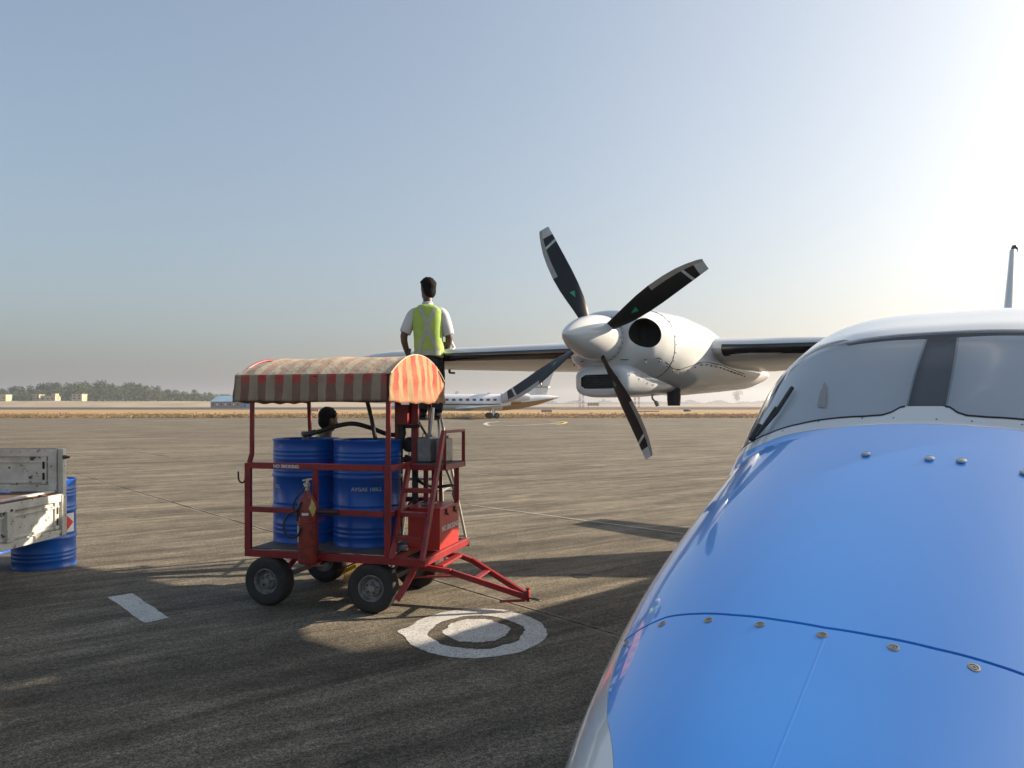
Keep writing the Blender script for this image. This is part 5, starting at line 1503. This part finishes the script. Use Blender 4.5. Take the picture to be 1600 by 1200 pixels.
# far side board (inner face towards us)
def board(o, xd, L, H, mat, face, name):
    """ribbed pressed board: o lower left corner, xd along, face normal"""
    b = link(name, None, tr); ax = (xd, face, ZV)
    def pc(nm, x, z, w, h, dpt, off=0.0, m=mat): 
        mb = MB(); mb.box(o + xd*x + ZV*z + face*off, (w, dpt, h), ax); obj(nm, mb, m, b, smooth=0, bevel=.004)
    pc('sheet', L/2, H/2, L - .01, H - .01, .012)
    pc('rail', L/2, H - .035, L, .07, .035, .014); pc('rail', L/2, .03, L, .06, .035, .014); pc('rail', L/2, H*.70, L - .1, .022, .02, .01); pc('rail', L/2, H*.22, L - .1, .022, .02, .01)
    k = .05
    pc('end_stile', L - .035, H/2, .07, H - .02, .045, .018); pc('end_stile', .035, H/2, .07, H - .02, .045, .018)
    pc('stile', L - .12, H/2, .05, H - .14, .03, .012)
    for z in (.36, .62): pc('slot', L - .12, H*z, .022, H*.17, .006, .030, M_dark)
    n = max(1, int((L - .3)/.62))
    for q in range(1, n + 1):
        x = L - .12 - q*.62
        if x < .1: continue
        pc('rib', x, H/2, .085, H - .13, .05, .022)
        pc('bolt', x, H - .06, .02, .02, .012, .052, M_rust)
    pc('rust_strip', L/2, H + .002, L - .02, .005, .03, .014, M_rust)
    return b
board(V((-7.5, 7.16, FZ)), V((1,0,0)), 3.27, .395, M_truck, V((0,-1,0)), 'side_board')
hy = V((.05, .9986, 0)).normalized()
board(V((XR + .05, 5.64, .45)), hy, 1.42, .385, M_truck, V((.9986,-.05,0)), 'tail_board')
board(V((-7.5, 5.60, FZ)), V((1,0,0)), 3.25, .395, M_truck, V((0,-1,0)), 'side_board')
tb_('corner_post', (-4.20, 7.17, FZ+.19), (.05, .06, .42), M_truck)
mb = MB(); mb.lathe([(.001,0),(.018,0),(.018,.03),(.012,.035),(.012,.06),(.001,.062)], V((-4.175, 7.15, 1.16)), V((1,-.2,0)), 10); obj('latch', mb, M_rust, tr)
tb_('hinge_plate', (XR+.085, 6.1, .83), (.02, .09, .04), M_rust); tb_('hinge_plate', (XR+.085, 6.8, .83), (.02, .09, .04), M_rust)
tb_('chassis_rail', (-6.2, 6.1, .58), (3.8, .08, .14), M_black); tb_('chassis_rail', (-6.2, 6.6, .58), (3.8, .08, .14), M_black)
for xx in (-5.6, -8.6):
    for yy in (5.75, 6.95):
        m = MB(); m.lathe([(.16,-.09),(.27,-.1),(.31,-.06),(.31,.06),(.27,.1),(.16,.09)], V((xx, yy, .31)), V((0,1,0)), 32); wq = obj('wheel', m, M_rubber, tr)
        m = MB(); m.lathe([(.01,-.05),(.15,-.06),(.165,-.085),(.165,.085),(.15,.06),(.01,.05)], V((xx, yy, .31)), V((0,1,0)), 24); obj('rim', m, M_rim, wq)
mb = MB(); mb.rings([[V((x, y, z)) for x, z in ((-9.6,.5),(-9.65,1.05),(-9.3,1.2),(-8.9,1.85),(-7.75,1.88),(-7.7,.5))] for y in (5.6, 7.16)]); cb = obj('cab', mb, M_truck, tr, smooth=0, bevel=.03)
mb = MB(); mb.rings([[V((x, 5.585, z)) for x, z in ((-9.15,1.25),(-8.85,1.75),(-8.1,1.75),(-8.1,1.25))], [V((x, 5.6, z)) for x, z in ((-9.15,1.25),(-8.85,1.75),(-8.1,1.75),(-8.1,1.25))]]); obj('window', mb, M_pane, cb, smooth=0)

# ---------------------------------------------------------------- parked business jet
JD = 104.0; jz = gz(JD)
jr = V((math.cos(R(6)), math.sin(R(6)), 0)); jn = V((math.sin(R(6)), -math.cos(R(6)), 0))
J0 = V(((612-800)/1200*JD, JD - 1, 0))
jet = thing('business_jet', J0 + jr*11 + V((0,0,jz)), 'white business jet with a gold swept tail cone parked beyond the cart', 'jet')
def JP(x, y, z): return J0 + jr*x + jn*y + V((0, 0, z))
M_jet = simple('jet_white', (.80,.81,.82), .3, coat=.3, scale=.5); M_gold = simple('jet_gold', (.45,.26,.08), .35, metal=.3, scale=.5); M_jdark = simple('jet_stripe', (.08,.06,.05), .4, scale=1)
JT = [(0,.02,1.75),(.5,.42,1.85),(1.5,.8,2.02),(2.6,1.02,2.22),(4,1.14,2.34),(15,1.14,2.34),(17.5,1.02,2.46),(20,.70,2.72),(22,.30,2.98),(22.9,.06,3.05)]
rg = []
for x, r, z in JT: rg.append([JP(x, r*math.cos(q), z + r*math.sin(q)) for q in [2*math.pi*k/28 for k in range(28)]])
mb = MB(); mb.rings(rg)
for fi, f in enumerate(mb.f[:-2]):
    c = sum((mb.v[i] for i in f), V((0,0,0)))/4; x = (c - J0).dot(jr); zc_ = interp(x, [q[0] for q in JT], [q[2] for q in JT])
    if x > 15.5 and c.z < zc_ - .1: mb.m[fi] = 1
obj('fuselage', mb, [M_jet, M_gold], jet)
def jsurf(x, ang, off=.02):
    r = interp(x, [q[0] for q in JT], [q[1] for q in JT]) + off; z = interp(x, [q[0] for q in JT], [q[2] for q in JT]); return JP(x, r*math.cos(ang), z + r*math.sin(ang))
for a0, mt, w in ((-.22, M_jdark, .05), (-.31, M_gold, .04)):
    mb = MB(); mb.rings([[jsurf(x, a0 - w), jsurf(x, a0 + w)] for x in [1 + .7*k for k in range(30)]], cap=False, close=False); obj('stripe', mb, mt, jet)
for k in range(9):
    mb = MB(); x = 6.6 + k*.92 if k else 6.0
    mb.rings([[jsurf(x + dx, .30 + da, .03) for dx in (-.22, 0, .22)] for da in (-.13, 0, .13)], cap=False, close=False); obj('window', mb, M_pane, jet)
mb = MB(); mb.rings([[JP(sx + x, y, z) for x, y in airfoil(c, .1)] for z, sx, c in ((3.1, 16.6, 4.4), (5.6, 18.9, 2.9), (7.6, 20.4, 2.2))]); obj('fin', mb, M_jet, jet)
mb = MB(); mb.rings([[JP(sx + x, y, 7.6 + z2) for x, z2 in airfoil(c, .09)] for y, sx, c in ((-3.9, 22, .9), (0, 20.3, 2.1), (3.9, 22, .9))]); obj('tailplane', mb, M_jet, jet)
for sg in (1, -1):
    mb = MB(); mb.lathe([(.45,-1.9),(.55,-1.8),(.62,-1.0),(.62,.4),(.5,1.5),(.36,2.0)], JP(16.6, sg*1.75, 3.05), jr, 24); e = obj('engine', mb, M_jet, jet)
    mb = MB(); mb.lathe([(.01,-1.7),(.46,-1.7)], JP(16.6, sg*1.75, 3.05), jr, 20); obj('intake', mb, M_dark, e)
    mb = MB(); mb.rings([[JP(sx + x, sg*y, z + z2) for x, z2 in airfoil(c, .11)] for y, sx, c, z in ((.6, 8.5, 5.0, 1.45), (4.5, 11.2, 2.9, 1.65), (8.8, 14.0, 1.3, 1.95))]); obj('wing', mb, M_jet, jet)
    mb = MB(); mb.rings([[JP(sx + x, sg*(y + z2), z) for x, z2 in airfoil(c, .08)] for y, sx, c, z in ((8.8, 14.0, 1.3, 1.95), (9.2, 14.9, .5, 3.1))]); obj('winglet', mb, M_jet, jet)
    for dx in (-.45, .45):
        mb = MB(); mb.lathe([(.12,-.14),(.36,-.14),(.40,-.05),(.40,.05),(.36,.14),(.12,.14)], JP(13.7 + dx, sg*1.9, jz+.40), jn, 20); obj('wheel', mb, M_rubber, jet)
    mb = MB(); mb.tube([JP(13.7, sg*1.9, jz+.4), JP(13.5, sg*1.8, 1.6)], .14, 8); mb.box(JP(13.7, sg*1.9, jz+.75), (.5, .08, .6), (jr, jn, ZV)); obj('gear_leg', mb, M_jet, jet)
mb = MB(); mb.tube([JP(3, 0, jz+.3), JP(2.9, 0, 1.6)], .09, 8); obj('nose_gear_leg', mb, M_alu, jet)
mb = MB(); mb.lathe([(.1,-.16),(.30,-.16),(.32,0),(.30,.16),(.1,.16)], JP(3, 0, jz+.32), jn, 16); obj('nose_wheel', mb, M_rubber, jet)
for x, h in ((8.6, .35), (13.0, .2)):
    mb = MB(); mb.rings([[JP(x + xx*.4 + h*.3*q, y, 3.47 + h*q) for xx, y in ((0,0),(.3,.03),(1,0),(.3,-.03))] for q in (0, 1)]); obj('aerial', mb, M_jet, jet)

# ---------------------------------------------------------------- labels of anything unnamed are inherited from its kind; done
for o in list(bpy.data.objects):
    if o.data is None and o.type == 'EMPTY': o.empty_display_size = .1
